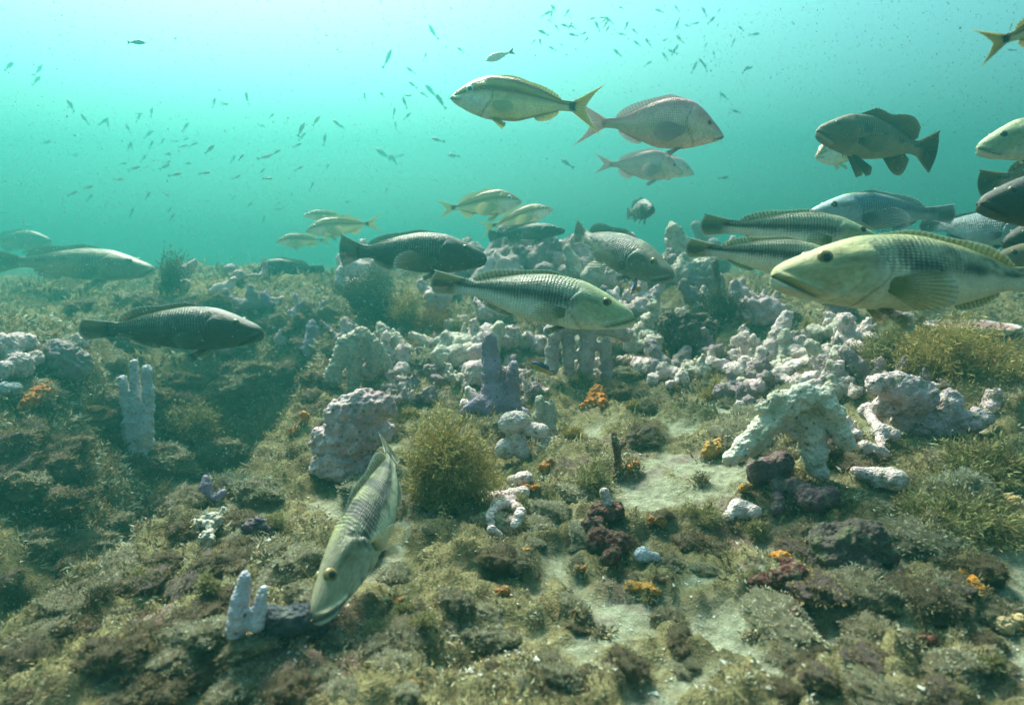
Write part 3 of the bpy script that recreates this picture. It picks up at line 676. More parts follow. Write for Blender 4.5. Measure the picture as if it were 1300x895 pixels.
    for sgn in (1, -1):
        t0 = S['gill'] + 0.02; y0 = slim * float(curve(S['wid'], np.array([t0]))[0]) * sgn; z0 = -0.045 * girth
        ca, sa = math.cos(R(pang)), math.sin(R(pang))
        us = np.linspace(-1, 1, 15)
        tipl = []
        for u in us:
            rr_ = pl * (1 - 0.35 * u * u); a_ = u * 0.62 - 0.15
            tipl.append((t0 + rr_ * math.cos(a_) * ca, y0 + sgn * rr_ * math.cos(a_) * sa, z0 + rr_ * math.sin(a_) * 0.8))
        put('pectoral_fin', [(t0, y0 - sgn * 0.004, z0 + 0.018 * u) for u in us], tipl, colfin(cA * 1.3, cA, cE) if spec == 'bass' else colfin(cE, cE, cE * 1.1), 13, 28, 10, 0.003, finop * (0.25 if spec == 'bass' else 1.2))
        t1 = t0 + 0.0; zb0 = float(curve(S['bot'], np.array([t1]))[0]) * girth
        put('pelvic_fin', [(t1 + 0.03 * u, sgn * 0.022, zb0 + 0.012) for u in (0, 0.5, 1)],
            [(t1 + 0.09 * pelvic + 0.05, sgn * 0.05, zb0 - 0.13 * pelvic), (t1 + 0.13 * pelvic + 0.05, sgn * 0.045, zb0 - 0.11 * pelvic), (t1 + 0.14 * pelvic + 0.05, sgn * 0.03, zb0 - 0.05 * pelvic)], colfin(cA, cB, cE), 7, 14, 9, 0.004)
        # eye with its own pupil
        et, ez, er = S['eye']; ez *= girth
        top_, bot_ = float(curve(S['top'], np.array([et]))[0]) * girth, float(curve(S['bot'], np.array([et]))[0]) * girth
        sn = (ez - (top_ + bot_) / 2) / ((top_ - bot_) / 2); yy = slim * float(curve(S['wid'], np.array([et]))[0]) * max(0.05, 1 - sn * sn) ** 0.46
        ey = warp(np.array([[et, sgn * (yy - er * 0.26), ez]]))[0] - sh
        ax = (0.16, sgn * 1.0, 0.14)
        eye = obj('eye', sphere_mesh('fish_eye', ey, er, ax, M[iris], 0.62, 18 if res > 0.6 else 10), root)
        axn = np.array(Vector(ax).normalized())
        obj('pupil', sphere_mesh('fish_pupil', ey + axn * er * 0.36, er * 0.62, ax, M['eye_pupil'], 0.52, 14 if res > 0.6 else 8), eye)
    return root

FISH = [
 # name, label, spec, style, head(px,py,d), tail(px,py,d), extras
 ('sea_bass', 'pale green bass with black side stripe and white scale dots, above the purple sponge tower', 'bass', 'bass_pale', (807, 397, 1.12), (543, 357, 1.25), dict(anal=0.2, girth=0.92, iris='iris_gold', dorsal=0.24, fan=0.22, seed=3, pelvic=0.35, pect=(0.15, 12), roll=-3, bend=-0.2)),
 ('sea_bass', 'dark bass with yellow dorsal fin hovering over the gully', 'bass', 'bass_dark', (334, 416, 1.42), (96, 419, 1.46), dict(anal=0.2, dorsal=0.34, fan=0.22, seed=5, pelvic=0.5, bend=-0.25, pect=(0.14, 10), girth=0.9)),
 ('sea_bass', 'blackish bass with wide fan tail above the dim reef', 'bass', 'bass_dark', (618, 322, 1.62), (428, 318, 1.72), dict(anal=0.25, dorsal=0.22, fan=0.62, seed=8, bend=0.3, girth=1.0, pelvic=0.35)),
 ('sea_bass', 'large yellow green bass with a pale jaw and dark blotches', 'bass', 'bass_green', (980, 338, 0.86), (1352, 358, 0.98), dict(anal=0.2, iris='iris_gold', dorsal=0.2, fan=0.40, seed=11, girth=0.83, pelvic=0.45, pect=(0.19, 6), bend=-0.28, roll=4, res=1.25)),
 ('sea_bass', 'striped bass tail and flank nearest behind the yellow green bass head', 'bass', 'bass_pale', (1082, 335, 1.10), (867, 314, 1.12), dict(anal=0.2, girth=0.88, dorsal=0.22, fan=0.25, seed=14, bend=0.1, pelvic=0.4, pect=(0.15, 10))),
 ('sea_bass', 'pale bass with olive tail, upper one beside the striped tail', 'bass', 'bass_pale', (1118, 300, 1.28), (886, 285, 1.28), dict(pelvic=0.3, anal=0.2, girth=0.86, dorsal=0.22, fan=0.25, seed=17, bend=-0.08, pect=(0.15, 10))),
 ('sea_bass', 'silvery blue scaled bass swimming above the yellow green bass back', 'bass', 'bass_blue', (1028, 266, 1.45), (1216, 272, 1.55), dict(pelvic=0.2, anal=0.2, girth=0.85, dorsal=0.22, fan=0.22, seed=21, bend=0.15)),
 ('sea_bass', 'blue bass with bright scale rows, partly behind the silvery blue one', 'bass', 'bass_blue', (1330, 292, 1.50), (1165, 286, 1.72), dict(dorsal=0.20, fan=0.3, seed=23, girth=1.2)),
 ('sea_bass', 'brown bass with raised dorsal fin and spread tail in open water', 'bass', 'bass_brown', (1038, 160, 1.45), (1192, 194, 1.52), dict(dim=0.75, dorsal=1.0, fan=0.95, seed=26, anal=0.95, pelvic=0.95, girth=1.18, bend=0.1, pect=(0.2, 50), finop=0.85)),
 ('sea_bass', 'barred bass with yellow fins nosing down to the reef', 'bass', 'bass_barred', (856, 346, 1.75), (728, 292, 2.15), dict(dim=0.42, pelvic=0.4, anal=0.3, dorsal=0.4, fan=0.4, seed=29, girth=0.92, bend=0.35, iris='iris_gold')),
 ('sea_bass', 'barred bass diving nose down over the sand with fins spread', 'bass', 'bass_barred', (390, 782, 0.76), (492, 563, 1.14), dict(pelvic=0.3, anal=0.25, slim=0.56, dorsal=0.3, fan=0.35, seed=31, bend=-0.9, pect=(0.125, 65), roll=30, iris='iris_gold', girth=0.76, res=1.2)),
 ('sea_bass', 'murky bass with a pale back drifting over the far weed', 'bass', 'bass_brown', (196, 338, 3.4), (-12, 331, 3.5), dict(anal=0.3, girth=0.72, dorsal=0.3, fan=0.3, seed=34, pelvic=0.5)),
 ('sea_bass', 'faint bass at the edge of sight above the murky one', 'bass', 'bass_brown', (64, 303, 5.8), (-22, 308, 5.9), dict(dorsal=0.4, fan=0.3, seed=36, res=0.6)),
 ('sea_bass', 'small black bass low over the pale sponges of the far reef', 'bass', 'bass_dark', (320, 343, 3.3), (414, 342, 3.3), dict(dorsal=0.3, fan=0.25, seed=38, res=0.7, girth=1.25)),
 ('sea_bass', 'dark blunt headed bass entering beside the blue fish', 'bass', 'bass_dark', (1244, 250, 0.95), (1480, 262, 1.0), dict(dorsal=0.35, fan=0.3, seed=40, res=0.9)),
 ('sea_bass', 'pale fish with rounded tail leaving above the dark blunt head', 'bass', 'bass_brown', (1420, 205, 1.55), (1238, 234, 1.50), dict(dorsal=0.3, fan=0.42, seed=42, finop=0.8)),
 ('sea_bass', 'slim pale headed fish with a white lower jaw beyond the brown bass tail', 'bass', 'bass_pale', (1241, 182, 1.35), (1440, 160, 1.40), dict(dorsal=0.3, fan=0.3, seed=44, res=0.8, girth=0.95)),
 ('sea_bass', 'short dark fish tucked below the blue bass', 'bass', 'bass_dark', (1276, 302, 1.40), (1400, 296, 1.5), dict(dorsal=0.3, fan=0.3, seed=46, res=0.7)),
 ('sea_bass', 'brown mottled fish low behind the tail of the yellow green bass', 'bass', 'bass_brown', (1258, 325, 1.35), (1410, 332, 1.45), dict(dorsal=0.3, fan=0.3, seed=47, res=0.7, girth=0.75)),
 ('sea_bass', 'stubby dark fish turned away in the water over the reef heap', 'bass', 'bass_dark', (829, 262, 2.7), (795, 272, 3.0), dict(dorsal=0.7, fan=0.6, seed=49, res=0.7, girth=1.1, pelvic=0.6)),
 ('sea_bass', 'dark slender fish resting just above the pale sponge heap', 'bass', 'bass_dark', (717, 290, 2.8), (618, 300, 2.9), dict(dorsal=0.3, fan=0.4, seed=51, res=0.7, girth=0.8)),
 ('grunt', 'silvery yellow grunt with orange side stripes and a black tail spot', 'grunt', 'grunt', (572, 121, 1.22), (758, 139, 1.26), dict(iris='iris_white', dorsal=0.15, fan=0.85, seed=53, bend=-0.12, anal=0.3, pelvic=0.35, pect=(0.14, 10), finop=0.75)),
 ('grunt', 'grunt showing only its pale forked tail with black spot above brown bass', 'grunt', 'grunt', (1425, 0, 0.72), (1246, 60, 0.74), dict(iris='iris_white', dorsal=0.25, fan=0.7, seed=55, res=0.8, finop=0.8)),
 ('grunt', 'hazy grunt with faint stripe, upper of the two over the reef', 'grunt', 'grunt', (662, 254, 2.9), (558, 266, 3.0), dict(iris='iris_white', dorsal=0.35, fan=0.5, seed=57, res=0.7, pelvic=0.6)),
 ('grunt', 'hazy grunt just below and behind the upper one', 'grunt', 'grunt', (702, 264, 3.3), (612, 291, 3.4), dict(iris='iris_white', dorsal=0.3, fan=0.5, seed=59, res=0.7, girth=0.85)),
 ('grunt', 'hazy grunt with small black tail spot above the blackish bass', 'grunt', 'grunt', (388, 292, 3.3), (482, 283, 3.4), dict(iris='iris_white', dorsal=0.3, fan=0.6, seed=61, res=0.7, girth=0.9)),
 ('grunt', 'very faint grunt low in the haze below the spotted tailed grunt', 'grunt', 'grunt', (350, 306, 4.2), (420, 305, 4.3), dict(iris='iris_white', dorsal=0.3, fan=0.5, seed=63, res=0.6, girth=0.9)),
 ('grunt', 'very faint grunt higher in the haze above the spotted tailed grunt', 'grunt', 'grunt', (385, 273, 4.4), (446, 276, 4.5), dict(iris='iris_white', dorsal=0.3, fan=0.5, seed=64, res=0.6, girth=0.8)),
 ('grunt', 'yellowish grunt half hidden behind the brown bass', 'grunt', 'grunt', (1036, 197, 2.6), (1118, 176, 2.8), dict(iris='iris_white', dorsal=0.3, fan=0.5, seed=65, res=0.7)),
 ('porgy', 'pinkish silver porgy with steep forehead and forked tail', 'porgy', 'porgy', (920, 160, 1.35), (736, 156, 1.36), dict(iris='iris_red', dorsal=0.3, fan=0.78, seed=67, bend=0.1, anal=0.25, pelvic=0.4, pect=(0.22, 8), girth=0.97)),
 ('porgy', 'faint pale porgy swimming beneath the pinkish one', 'porgy', 'porgy', (868, 212, 2.7), (757, 208, 2.7), dict(iris='iris_red', dorsal=0.3, fan=0.55, seed=69, res=0.7, girth=0.95)),
 ('porgy', 'ghostly porgy head showing beyond the faint pale one', 'porgy', 'porgy', (883, 216, 3.8), (800, 206, 3.9), dict(iris='iris_red', dorsal=0.3, fan=0.55, seed=70, res=0.6, girth=0.85)),
]
for name, label, spec, style, hd, tl, kw in FISH:
    make_fish(name, label, spec, style, hd, tl, **kw)

# small reef fish near the bottom: blue back, yellow belly
def damsel(label, hd, tl, seed):
    o = make_fish('damselfish', label, 'grunt', 'grunt', hd, tl, iris='iris_dark', dorsal=0.6, fan=0.6, res=0.5, seed=seed, pelvic=0.5)
    for ch in o.children:
        if ch.name.startswith(('body', 'dorsal', 'tail', 'anal', 'pect', 'pelv')):
            me = ch.data; n = len(me.vertices); co = np.empty(n * 3, dtype=np.float32); me.vertices.foreach_get('co', co); z = co.reshape(-1, 3)[:, 2]
            c = np.ones((n, 4), dtype=np.float32); c[:, :3] = np.where((z > 0.02)[:, None], [0.02, 0.035, 0.16], [0.62, 0.36, 0.02]); c[:, 3] = 0.8
            me.color_attributes['Col'].data.foreach_set('color', c.ravel())
damsel('tiny blue and yellow damselfish beside the cave under the sponge columns', (672, 460, 1.72), (704, 474, 1.72), 91)
damsel('tiny blue and yellow damselfish in front of the barred bass snout', (801, 372, 1.30), (811, 353, 1.36), 92)

# the far school: each small fish one object
def small_mesh(name, style, bend, girth):
    V, F, C, UV, w_ = body_mesh('grunt', style, bend, 22, 12, 3, girth)
    us = np.linspace(-1, 1, 9)
    v2, f2, c2, u2 = sheet([(XB - 0.02, 0, 0.03 * u) for u in us], [(1.0 - 0.07 * (1 - abs(u)), 0, 0.12 * u) for u in us], 9, 4, 0.006, lambda U, V_: np.zeros(U.shape + (3,)) + C[0, :3], 5, w_, 0.9)
    f2 = np.concatenate([f2[:, [0, 1, 2]], f2[:, [0, 2, 3]]])
    V2 = np.concatenate([V, v2]) + np.array([0.5, 0, 0]); C[:, 3] = 0
    c2[:, 3] = 0
    return mesh_np(name, V2, np.concatenate([F, f2 + len(V)]), np.concatenate([C, c2]), np.concatenate([UV, u2]), M['skin_fine'])
SM = [small_mesh('small_fish', 'dusky', b, g) for b, g in ((0.5, 0.85), (-0.5, 0.75), (0.0, 0.8))] + [small_mesh('small_silver_fish', 'silver', 0.2, 0.9), small_mesh('small_silver_fish', 'silver', -0.4, 0.8), small_mesh('small_cream_fish', 'cream', 0.1, 0.95)]
rs = random.Random(12)
def small(px, py, lpx, ang, d, kind, label, group):
    o = obj('small_fish', SM[kind]); c = at(px, py, d); L = lpx * d / FPX
    yaw = rs.uniform(-0.5, 0.5)
    X_ = Vector((math.cos(R(ang)) * math.cos(yaw), math.sin(yaw), math.sin(R(ang)) * math.cos(yaw))); Y_ = Vector((0, 0, 1)).cross(X_).normalized(); Z_ = X_.cross(Y_)
    o.matrix_world = Matrix.Translation(c) @ Matrix((X_, Y_, Z_)).transposed().to_4x4() @ Matrix.Scale(L / max(0.5, math.cos(yaw)), 4)
    tag(o, label, 'fish', group); return o
small(635, 71, 38, 197, 1.9, 5, 'small cream fish swimming just above the striped grunt', None)
small(172, 54, 24, 0, 2.0, 0, 'lone small dark fish in the bright water beside the glow', None)
LA, GA = 'small dusky fish of the school hanging in the bright green water', 'dusky fish schooling in the green water'
LB, GB = 'small silvery fish scattered among the dusky school', 'silvery fish among the school'
LC, GC = 'tiny dark fish in the blue water above the grunt and porgy', 'tiny fish in the blue water'
for px, py, l, a in ((10, 85, 20, 30), (49, 90, 20, 45), (46, 103, 16, 60), (91, 135, 22, 125), (108, 152, 15, 120), (137, 160, 14, 70), (192, 143, 14, 75), (163, 164, 13, 115), (176, 150, 12, 80), (235, 162, 16, 50), (313, 125, 20, 100), (428, 157, 16, 140), (412, 178, 16, 80),
                      (188, 171, 16, 40), (164, 186, 14, 50), (192, 184, 12, 60), (206, 180, 12, 40), (58, 181, 12, 15), (232, 186, 12, 20), (245, 184, 14, 30), (213, 196, 12, 0), (170, 214, 15, 20), (208, 212, 18, 20), (155, 208, 12, 10), (212, 206, 10, 0), (238, 208, 12, 5),
                      (550, 42, 20, 120), (492, 76, 26, 65), (585, 64, 12, 140), (522, 90, 14, 150), (463, 124, 14, 95), (486, 121, 12, 130), (514, 131, 16, 110), (500, 144, 14, 75), (502, 160, 14, 95), (548, 117, 22, 130), (560, 130, 22, 120), (556, 178, 18, 160), (577, 198, 18, 170), (487, 196, 26, 145), (500, 203, 20, 130), (432, 160, 12, 150), (524, 108, 14, 140), (538, 120, 12, 145), (720, 208, 20, 140), (920, 123, 14, 140), (915, 122, 12, 100), (935, 142, 14, 170), (918, 226, 16, 10)):
    small(px, py, l, a, rs.uniform(4.5, 7.0), rs.randrange(3), LA, GA)
for px, py, l, a in ((401, 154, 16, 45), (382, 165, 20, 62), (377, 185, 12, 30), (266, 190, 16, 50), (335, 200, 18, 20), (350, 194, 14, 30), (306, 200, 10, 60), (150, 228, 12, 0), (222, 222, 16, 15), (112, 238, 16, 10), (92, 246, 14, 30), (260, 220, 14, 10), (340, 227, 14, 0), (690, 42, 16, 150), (718, 33, 14, 160), (728, 35, 10, 150), (573, 126, 8, 0), (1283, 36, 14, 80), (1285, 64, 9, 170), (911, 34, 6, 90), (938, 30, 6, 80), (540, 72, 10, 70), (380, 214, 14, 30), (300, 225, 12, 20)):
    small(px, py, l, a, rs.uniform(3.2, 5.0), 3 + rs.randrange(2), LB, GB)
for i in range(52):
    px = rs.uniform(655, 960); py = rs.uniform(2, 78) + max(0, (px - 700)) * 0.05
    small(px, py, rs.uniform(7, 16), rs.choice((20, 150, 60, 120, 165, 140)) + rs.uniform(-15, 15), rs.uniform(4.5, 6.5), rs.randrange(3), LC, GC)
for i in range(34):
    small(rs.uniform(90, 560), rs.uniform(120, 285), rs.uniform(8, 15), rs.uniform(-20, 80), rs.uniform(5.5, 8.0), rs.randrange(3), LA, GA)

# ------------------------------------------------------------------ sponges: lobes grown along strokes, fused by a voxel skin
def dtex(name, kind, size, **kw):
    t = bpy.data.textures.new(name, kind); t.noise_scale = size
    for k, v in kw.items(): setattr(t, k, v)
    return t
TX = {'lump': dtex('lump', 'CLOUDS', 0.030, noise_depth=2), 'fine': dtex('fine', 'CLOUDS', 0.009, noise_depth=2), 'mid': dtex('mid', 'CLOUDS', 0.016, noise_depth=3),
      'cell': dtex('cell', 'VORONOI', 0.016), 'knob': dtex('knob', 'VORONOI', 0.011)}
ICO = {}
def ico(sub):
    if sub not in ICO:
        bm = bmesh.new(); bmesh.ops.create_icosphere(bm, subdivisions=sub, radius=1.0)
        bm.verts.index_update()
        ICO[sub] = (np.array([v.co[:] for v in bm.verts]), np.array([[v.index for v in f.verts] for f in bm.faces])); bm.free()
    return ICO[sub]
def blob_obj(name, pts, mat, vox, base, disp, smooth=3):
    """pts: list of (Vector, radius)"""
    iv, jf = ico(2); Vs, Fs = [], []
    for k, (c, r) in enumerate(pts):
        Vs.append(iv * r + np.array(c)); Fs.append(jf + k * len(iv))
    V = np.concatenate(Vs) - np.array(base)
    o = obj(name, mesh_np(name, V, np.concatenate(Fs), None, None, mat)); o.location = base
    rm = o.modifiers.new('skin', 'REMESH'); rm.mode = 'VOXEL'; rm.voxel_size = vox; rm.use_smooth_shade = True
    if smooth:
        sm = o.modifiers.new('soften', 'SMOOTH'); sm.factor = 0.5; sm.iterations = smooth
    for tx, amt, midl in disp:
        dm = o.modifiers.new('relief', 'DISPLACE'); dm.texture = TX[tx]; dm.strength = amt; dm.mid_level = midl; dm.texture_coords = 'GLOBAL'
    return o
srnd = random.Random(77)
DISP = {'smooth': [('lump', 0.010, 0.5), ('mid', 0.006, 0.5), ('knob', -0.003, 0.3), ('fine', 0.004, 0.5)], 'rough': [('lump', 0.016, 0.5), ('mid', 0.014, 0.5), ('fine', 0.007, 0.5)],
        'pitted': [('lump', 0.016, 0.5), ('cell', 0.014, 0.4), ('fine', 0.004, 0.5)], 'knobby': [('knob', -0.012, 0.3), ('mid', 0.008, 0.5), ('fine', 0.004, 0.5)]}
def sponge(label, mat, base, strokes, rel='smooth', name='sponge', cat='sponge', group=None, vox=2.1, smooth=3, deep=0.5, amp=1.0, lie=None, hairy=0.45):
    gx, gy, d = ground(*base); u = d / FPX; B = at(base[0], base[1], d)
    pts = []
    dg = lambda q: min(d + 0.22, max(d - 0.22, ground(q[0], q[1] + 0.9 * q[2])[2])) if lie else d
    clusters = []
    for st in strokes:
        new = []; clusters.append(new)
        dz0 = srnd.uniform(-deep, deep) * max(p[2] for p in st) * (0.3 if lie else 1)
        ds = dg(st[0])
        for i in range(len(st)):
            a = st[i]; b = st[i + 1] if i + 1 < len(st) else None
            n = 1 if b is None else max(1, int(math.hypot(b[0] - a[0], b[1] - a[1]) / (0.55 * (a[2] + b[2]) / 2)))
            for k in range(n):
                f = k / n; p = [a[j] + ((b[j] - a[j]) * f if b else 0) for j in range(3)]
                dz = dz0 + (a[3] if len(a) > 3 else 0) + srnd.uniform(-0.15, 0.15) * p[2]
                dd = dg(p) if lie == 'all' else ds
                new.append((at(p[0], p[1], dd + dz * u), p[2] * dd / FPX * srnd.uniform(0.92, 1.08)))
    for q, new in enumerate(clusters):           # lobes of one sponge share one foot
        if q:
            a, b = min(((m_, n_) for m_ in pts for n_ in new), key=lambda t: (t[0][0] - t[1][0]).length - t[0][1] - t[1][1])
            gap = (a[0] - b[0]).length; rr_ = 0.62 * min(a[1], b[1])
            if gap > 0.8 * (a[1] + b[1]):
                k = max(2, int(gap / (rr_ * 0.7)))
                pts += [(a[0].lerp(b[0], i / k) - Vector((0, 0, 0.25 * rr_)), rr_) for i in range(k + 1)]
        pts += new
    o = blob_obj(name, pts, M[mat], max(0.0012, vox * u), B, [(t, a_ * amp * min(1.4, d / 1.5), m_) for t, a_, m_ in DISP[rel]], smooth)
    COLLAR.extend((p.x, p.y, p.z, r_, hairy) for p, r_ in pts)
    return tag(o, label, cat, group)
COLLAR = []

sponge('bluish white finger sponge with three upright fingers in the dark gully', 'pale', (180, 588), [[(174, 575, 16), (169, 545, 15), (160, 510, 8), (156, 482, 6)], [(178, 560, 13), (173, 505, 7), (170, 462, 6)], [(184, 560, 11), (189, 510, 8), (187, 468, 6)], [(180, 578, 15), (186, 590, 9)]], deep=0.7, vox=1.3, smooth=3, amp=0.8, hairy=0.05)
sponge('purple sponge tower with a leaning shoulder and side arm', 'purple', (625, 530), [[(628, 520, 22), (626, 485, 15), (623, 455, 13), (621, 430, 9)], [(650, 522, 13), (650, 488, 10), (652, 464, 7)], [(612, 512, 12), (600, 518, 10), (588, 528, 7)], [(662, 530, 15)]], vox=1.5, amp=0.55)
sponge('broad pinkish pitted sponge behind the diving bass tail', 'pink', (440, 612), [[(430, 524, 16), (462, 518, 22), (490, 516, 14)], [(410, 562, 18), (445, 552, 34), (485, 548, 16)], [(405, 592, 13), (440, 588, 25), (478, 592, 16)]], 'pitted', vox=1.5)
sponge('cream ridged sponge arching like a hand behind the pitted one', 'cream', (450, 500), [[(405, 503, 8), (425, 470, 12), (440, 437, 13), (460, 427, 13), (480, 442, 10), (492, 465, 8)], [(448, 445, 12), (450, 472, 10), (448, 495, 8)], [(425, 482, 11)], [(470, 450, 11), (476, 470, 7)]], 'knobby')
sponge('cluster of smooth white knobs beside the olive bush', 'white', (665, 588), [[(646, 537, 16), (662, 534, 13)], [(642, 570, 15), (655, 562, 16), (664, 574, 11)], [(672, 545, 10), (688, 548, 11)], [(692, 572, 13), (704, 560, 7), (710, 560, 4)]], vox=1.4, amp=0.5, deep=0.3)
sponge('white sponge coiled like a loop on the sand', 'white', (645, 684), [[(624, 630, 7), (645, 630, 9), (664, 625, 9)], [(630, 640, 8), (650, 637, 9), (661, 650, 8), (656, 666, 8), (647, 660, 6)], [(631, 640, 8), (622, 655, 7), (624, 672, 6), (634, 680, 6)]], vox=1.3, amp=0.45, deep=0.2, lie='all')
sponge('small lavender pebble shaped sponge above the white coil', 'lavender', (660, 622), [[(650, 610, 8), (668, 607, 10)]], amp=0.5, lie='all')
sponge('large ragged cream white sponge with drooping arms', 'ragged', (1000, 622), [[(928, 582, 11), (955, 557, 14), (985, 527, 16), (1015, 503, 17), (1045, 507, 17)], [(1020, 512, 18), (1030, 550, 18), (1036, 588, 15), (1044, 606, 8)], [(1050, 517, 16), (1066, 548, 13), (1075, 562, 11)], [(985, 508, 13), (968, 520, 9)], [(942, 572, 15), (960, 560, 17)], [(995, 535, 17), (1040, 530, 21)], [(1010, 545, 15), (1050, 545, 16)]], 'rough', vox=1.6, deep=0.9)
sponge('maroon knobbed sponge under the ragged cream sponge', 'maroon', (1010, 655), [[(987, 645, 8), (988, 612, 9), (985, 594, 8)], [(1008, 620, 14), (1030, 635, 16), (1052, 630, 13)], [(965, 600, 16), (990, 590, 18)]], 'rough', lie='all')
sponge('dark brown crusted boulder beneath the maroon sponge', 'brown', (1085, 742), [[(1055, 695, 30), (1095, 690, 34), (1112, 708, 27)], [(1060, 715, 24), (1100, 725, 22)]], 'rough', name='boulder', cat='boulder', amp=1.6, lie='stroke')
sponge('crumbly dark red sponge on the sand with a pale spike', 'red', (775, 716), [[(758, 652, 15), (780, 650, 13)], [(762, 685, 19), (790, 690, 17)], [(776, 708, 13)], [(748, 668, 12)]], 'rough', vox=1.4, lie='all')
sponge('pale lavender spike growing on the crumbly dark red sponge', 'lavender', (775, 665), [[(767, 625, 7), (772, 642, 9), (779, 658, 6)]], amp=0.5)
sponge('thin dark red tube standing on the sand', 'red', (783, 607), [[(783, 606, 5), (784, 580, 5), (779, 552, 4)], [(783, 570, 4), (792, 562, 3)]], 'rough', amp=0.5, vox=1.3)
sponge('dark red ragged sponge beside the brown boulder', 'red', (1005, 795), [[(985, 735, 13), (1010, 728, 13)], [(1016, 752, 15), (1006, 783, 15)], [(958, 740, 9), (975, 738, 11)], [(1000, 715, 9)]], 'rough', lie='all')
sponge('thin rust brown tube above the dark reef lump', 'red', (910, 392), [[(912, 390, 7), (911, 360, 5), (908, 333, 5)]], 'rough', amp=0.6)
sponge('dark shaggy reef lump behind the pale sponge ridge', 'brown', (875, 450), [[(868, 425, 26), (852, 412, 18), (892, 420, 18)], [(880, 440, 20)]], 'rough', name='boulder', cat='boulder', amp=1.5)
sponge('blue black rough rock under the diving bass snout', 'slate', (375, 808), [[(348, 790, 22), (385, 784, 20), (402, 798, 15)]], 'rough', name='rock', cat='rock', lie='all')
OR = lambda lab, base, st, mat='orange': sponge(lab, mat, base, st, 'knobby', vox=1.4, amp=0.7, smooth=2, lie='all')
OR('bright orange sponge knob in the turf below the sponge columns', (755, 520), [[(750, 512, 9), (758, 497, 11), (766, 512, 8)], [(739, 516, 5)]])
OR('small round orange sponge beside the white sponge ridge', (858, 498), [[(858, 493, 5)]])
OR('rusty orange sponge clump under the pale sponge mound', (45, 515), [[(33, 511, 10), (52, 500, 13), (60, 491, 9)]])
OR('orange knob on the gully rim beside the pitted sponge', (386, 535), [[(386, 528, 8)], [(371, 546, 5)]])
OR('small rust orange knob below the white knob cluster', (694, 600), [[(689, 594, 8), (699, 586, 6)]], 'rust')
OR('flat orange smear between the lavender pebble and white coil', (676, 622), [[(664, 619, 5), (682, 618, 5)]])
OR('ochre crust beside the crumbly dark red sponge', (833, 668), [[(827, 660, 8), (840, 662, 8)]], 'rust')
OR('orange crust on the sand below the dark red sponge', (815, 752), [[(798, 744, 8), (822, 746, 9), (836, 752, 7)]], 'ochre')
OR('yellow ochre tuft sponge beside the ragged cream sponge arm', (905, 582), [[(905, 570, 12), (896, 576, 8), (912, 562, 7)]], 'ochre')
OR('small ochre lump under the ragged sponge arm', (946, 626), [[(944, 620, 8), (954, 616, 6)]], 'ochre')
OR('orange patch capping the dark red ragged sponge', (994, 716), [[(984, 706, 8), (1000, 708, 8)]])
OR('tan orange lobe on the dark red ragged sponge', (1018, 745), [[(1008, 733, 7), (1022, 742, 8)]], 'tan')
OR('orange strip of sponge on the bare sand', (1236, 752), [[(1227, 724, 8), (1238, 740, 8), (1247, 749, 6)]])
OR('cream yellow sponge lobes below the dull weed cushion', (1280, 655), [[(1268, 634, 12), (1287, 640, 13), (1296, 655, 8)]], 'tan')
OR('pale tan sponge in the turf below the orange strip', (1282, 804), [[(1276, 793, 13), (1295, 788, 11)]], 'tan')
sponge('small lavender peak on the gully rim', 'purple', (265, 643), [[(262, 635, 11), (262, 617, 8), (261, 607, 5)], [(277, 632, 7), (283, 625, 5)]], amp=0.5, vox=1.4)
sponge('yellowish cluster of knobs below the lavender peak', 'cream', (260, 695), [[(248, 668, 11), (270, 662, 13)], [(262, 684, 13)], [(285, 650, 8)]], 'knobby', vox=1.4, lie='all')
sponge('dark violet sponge lump in the turf', 'violet', (326, 680), [[(314, 670, 9), (330, 664, 11), (342, 673, 7)]], 'knobby', lie='all')
sponge('pale lavender twin peaked sponge beside the blue black rock', 'pale', (315, 808), [[(300, 798, 13), (305, 762, 12), (310, 738, 9), (311, 727, 5)], [(326, 792, 12), (331, 764, 9), (335, 748, 6)]], 'smooth', vox=1.5, amp=0.6)
sponge('dull purple stump at the far end of the gully', 'purple', (398, 455), [[(395, 445, 12), (397, 422, 10), (396, 411, 6)], [(410, 443, 8)]])
sponge('pair of thin pale fingers beside the dull purple stump', 'lavender', (440, 440), [[(437, 434, 7), (437, 408, 5)], [(447, 430, 6), (445, 412, 4)]])
sponge('lumpy lavender sponge heap on the bank beyond the gully', 'lavender', (22, 485), [[(8, 440, 17), (35, 436, 15)], [(25, 464, 17)], [(4, 470, 14)], [(45, 455, 12)]], 'smooth', amp=1.4, lie='all')
sponge('rounded mauve dome beside the lavender heap', 'mauve', (88, 478), [[(78, 456, 24), (96, 464, 17)]], 'pitted')
sponge('cluster of short white fingers behind the mauve dome', 'white', (95, 440), [[(88, 438, 6), (86, 430, 5)], [(98, 436, 6), (97, 427, 5)], [(108, 438, 5), (107, 431, 5)]])
sponge('pale grey pebble sponge below the lavender heap', 'pale', (12, 500), [[(5, 494, 10), (22, 494, 8)], [(45, 512, 7)]], lie='all')
sponge('row of mauve and cream columns forming a small cave', 'column', (742, 492), [[(700, 468, 10), (701, 438, 9), (706, 422, 9)], [(722, 472, 8), (722, 428, 9)], [(742, 484, 10), (745, 445, 12), (749, 418, 12)], [(770, 480, 8), (768, 440, 9)], [(700, 420, 10), (730, 414, 12), (775, 416, 12), (795, 425, 10)]], 'smooth', vox=1.5, amp=0.6)
sponge('two grey green fingers beside the white knob cluster', 'greygreen', (690, 562), [[(683, 560, 9), (684, 528, 8), (686, 508, 6)], [(699, 552, 8), (701, 524, 7), (699, 510, 5)]])
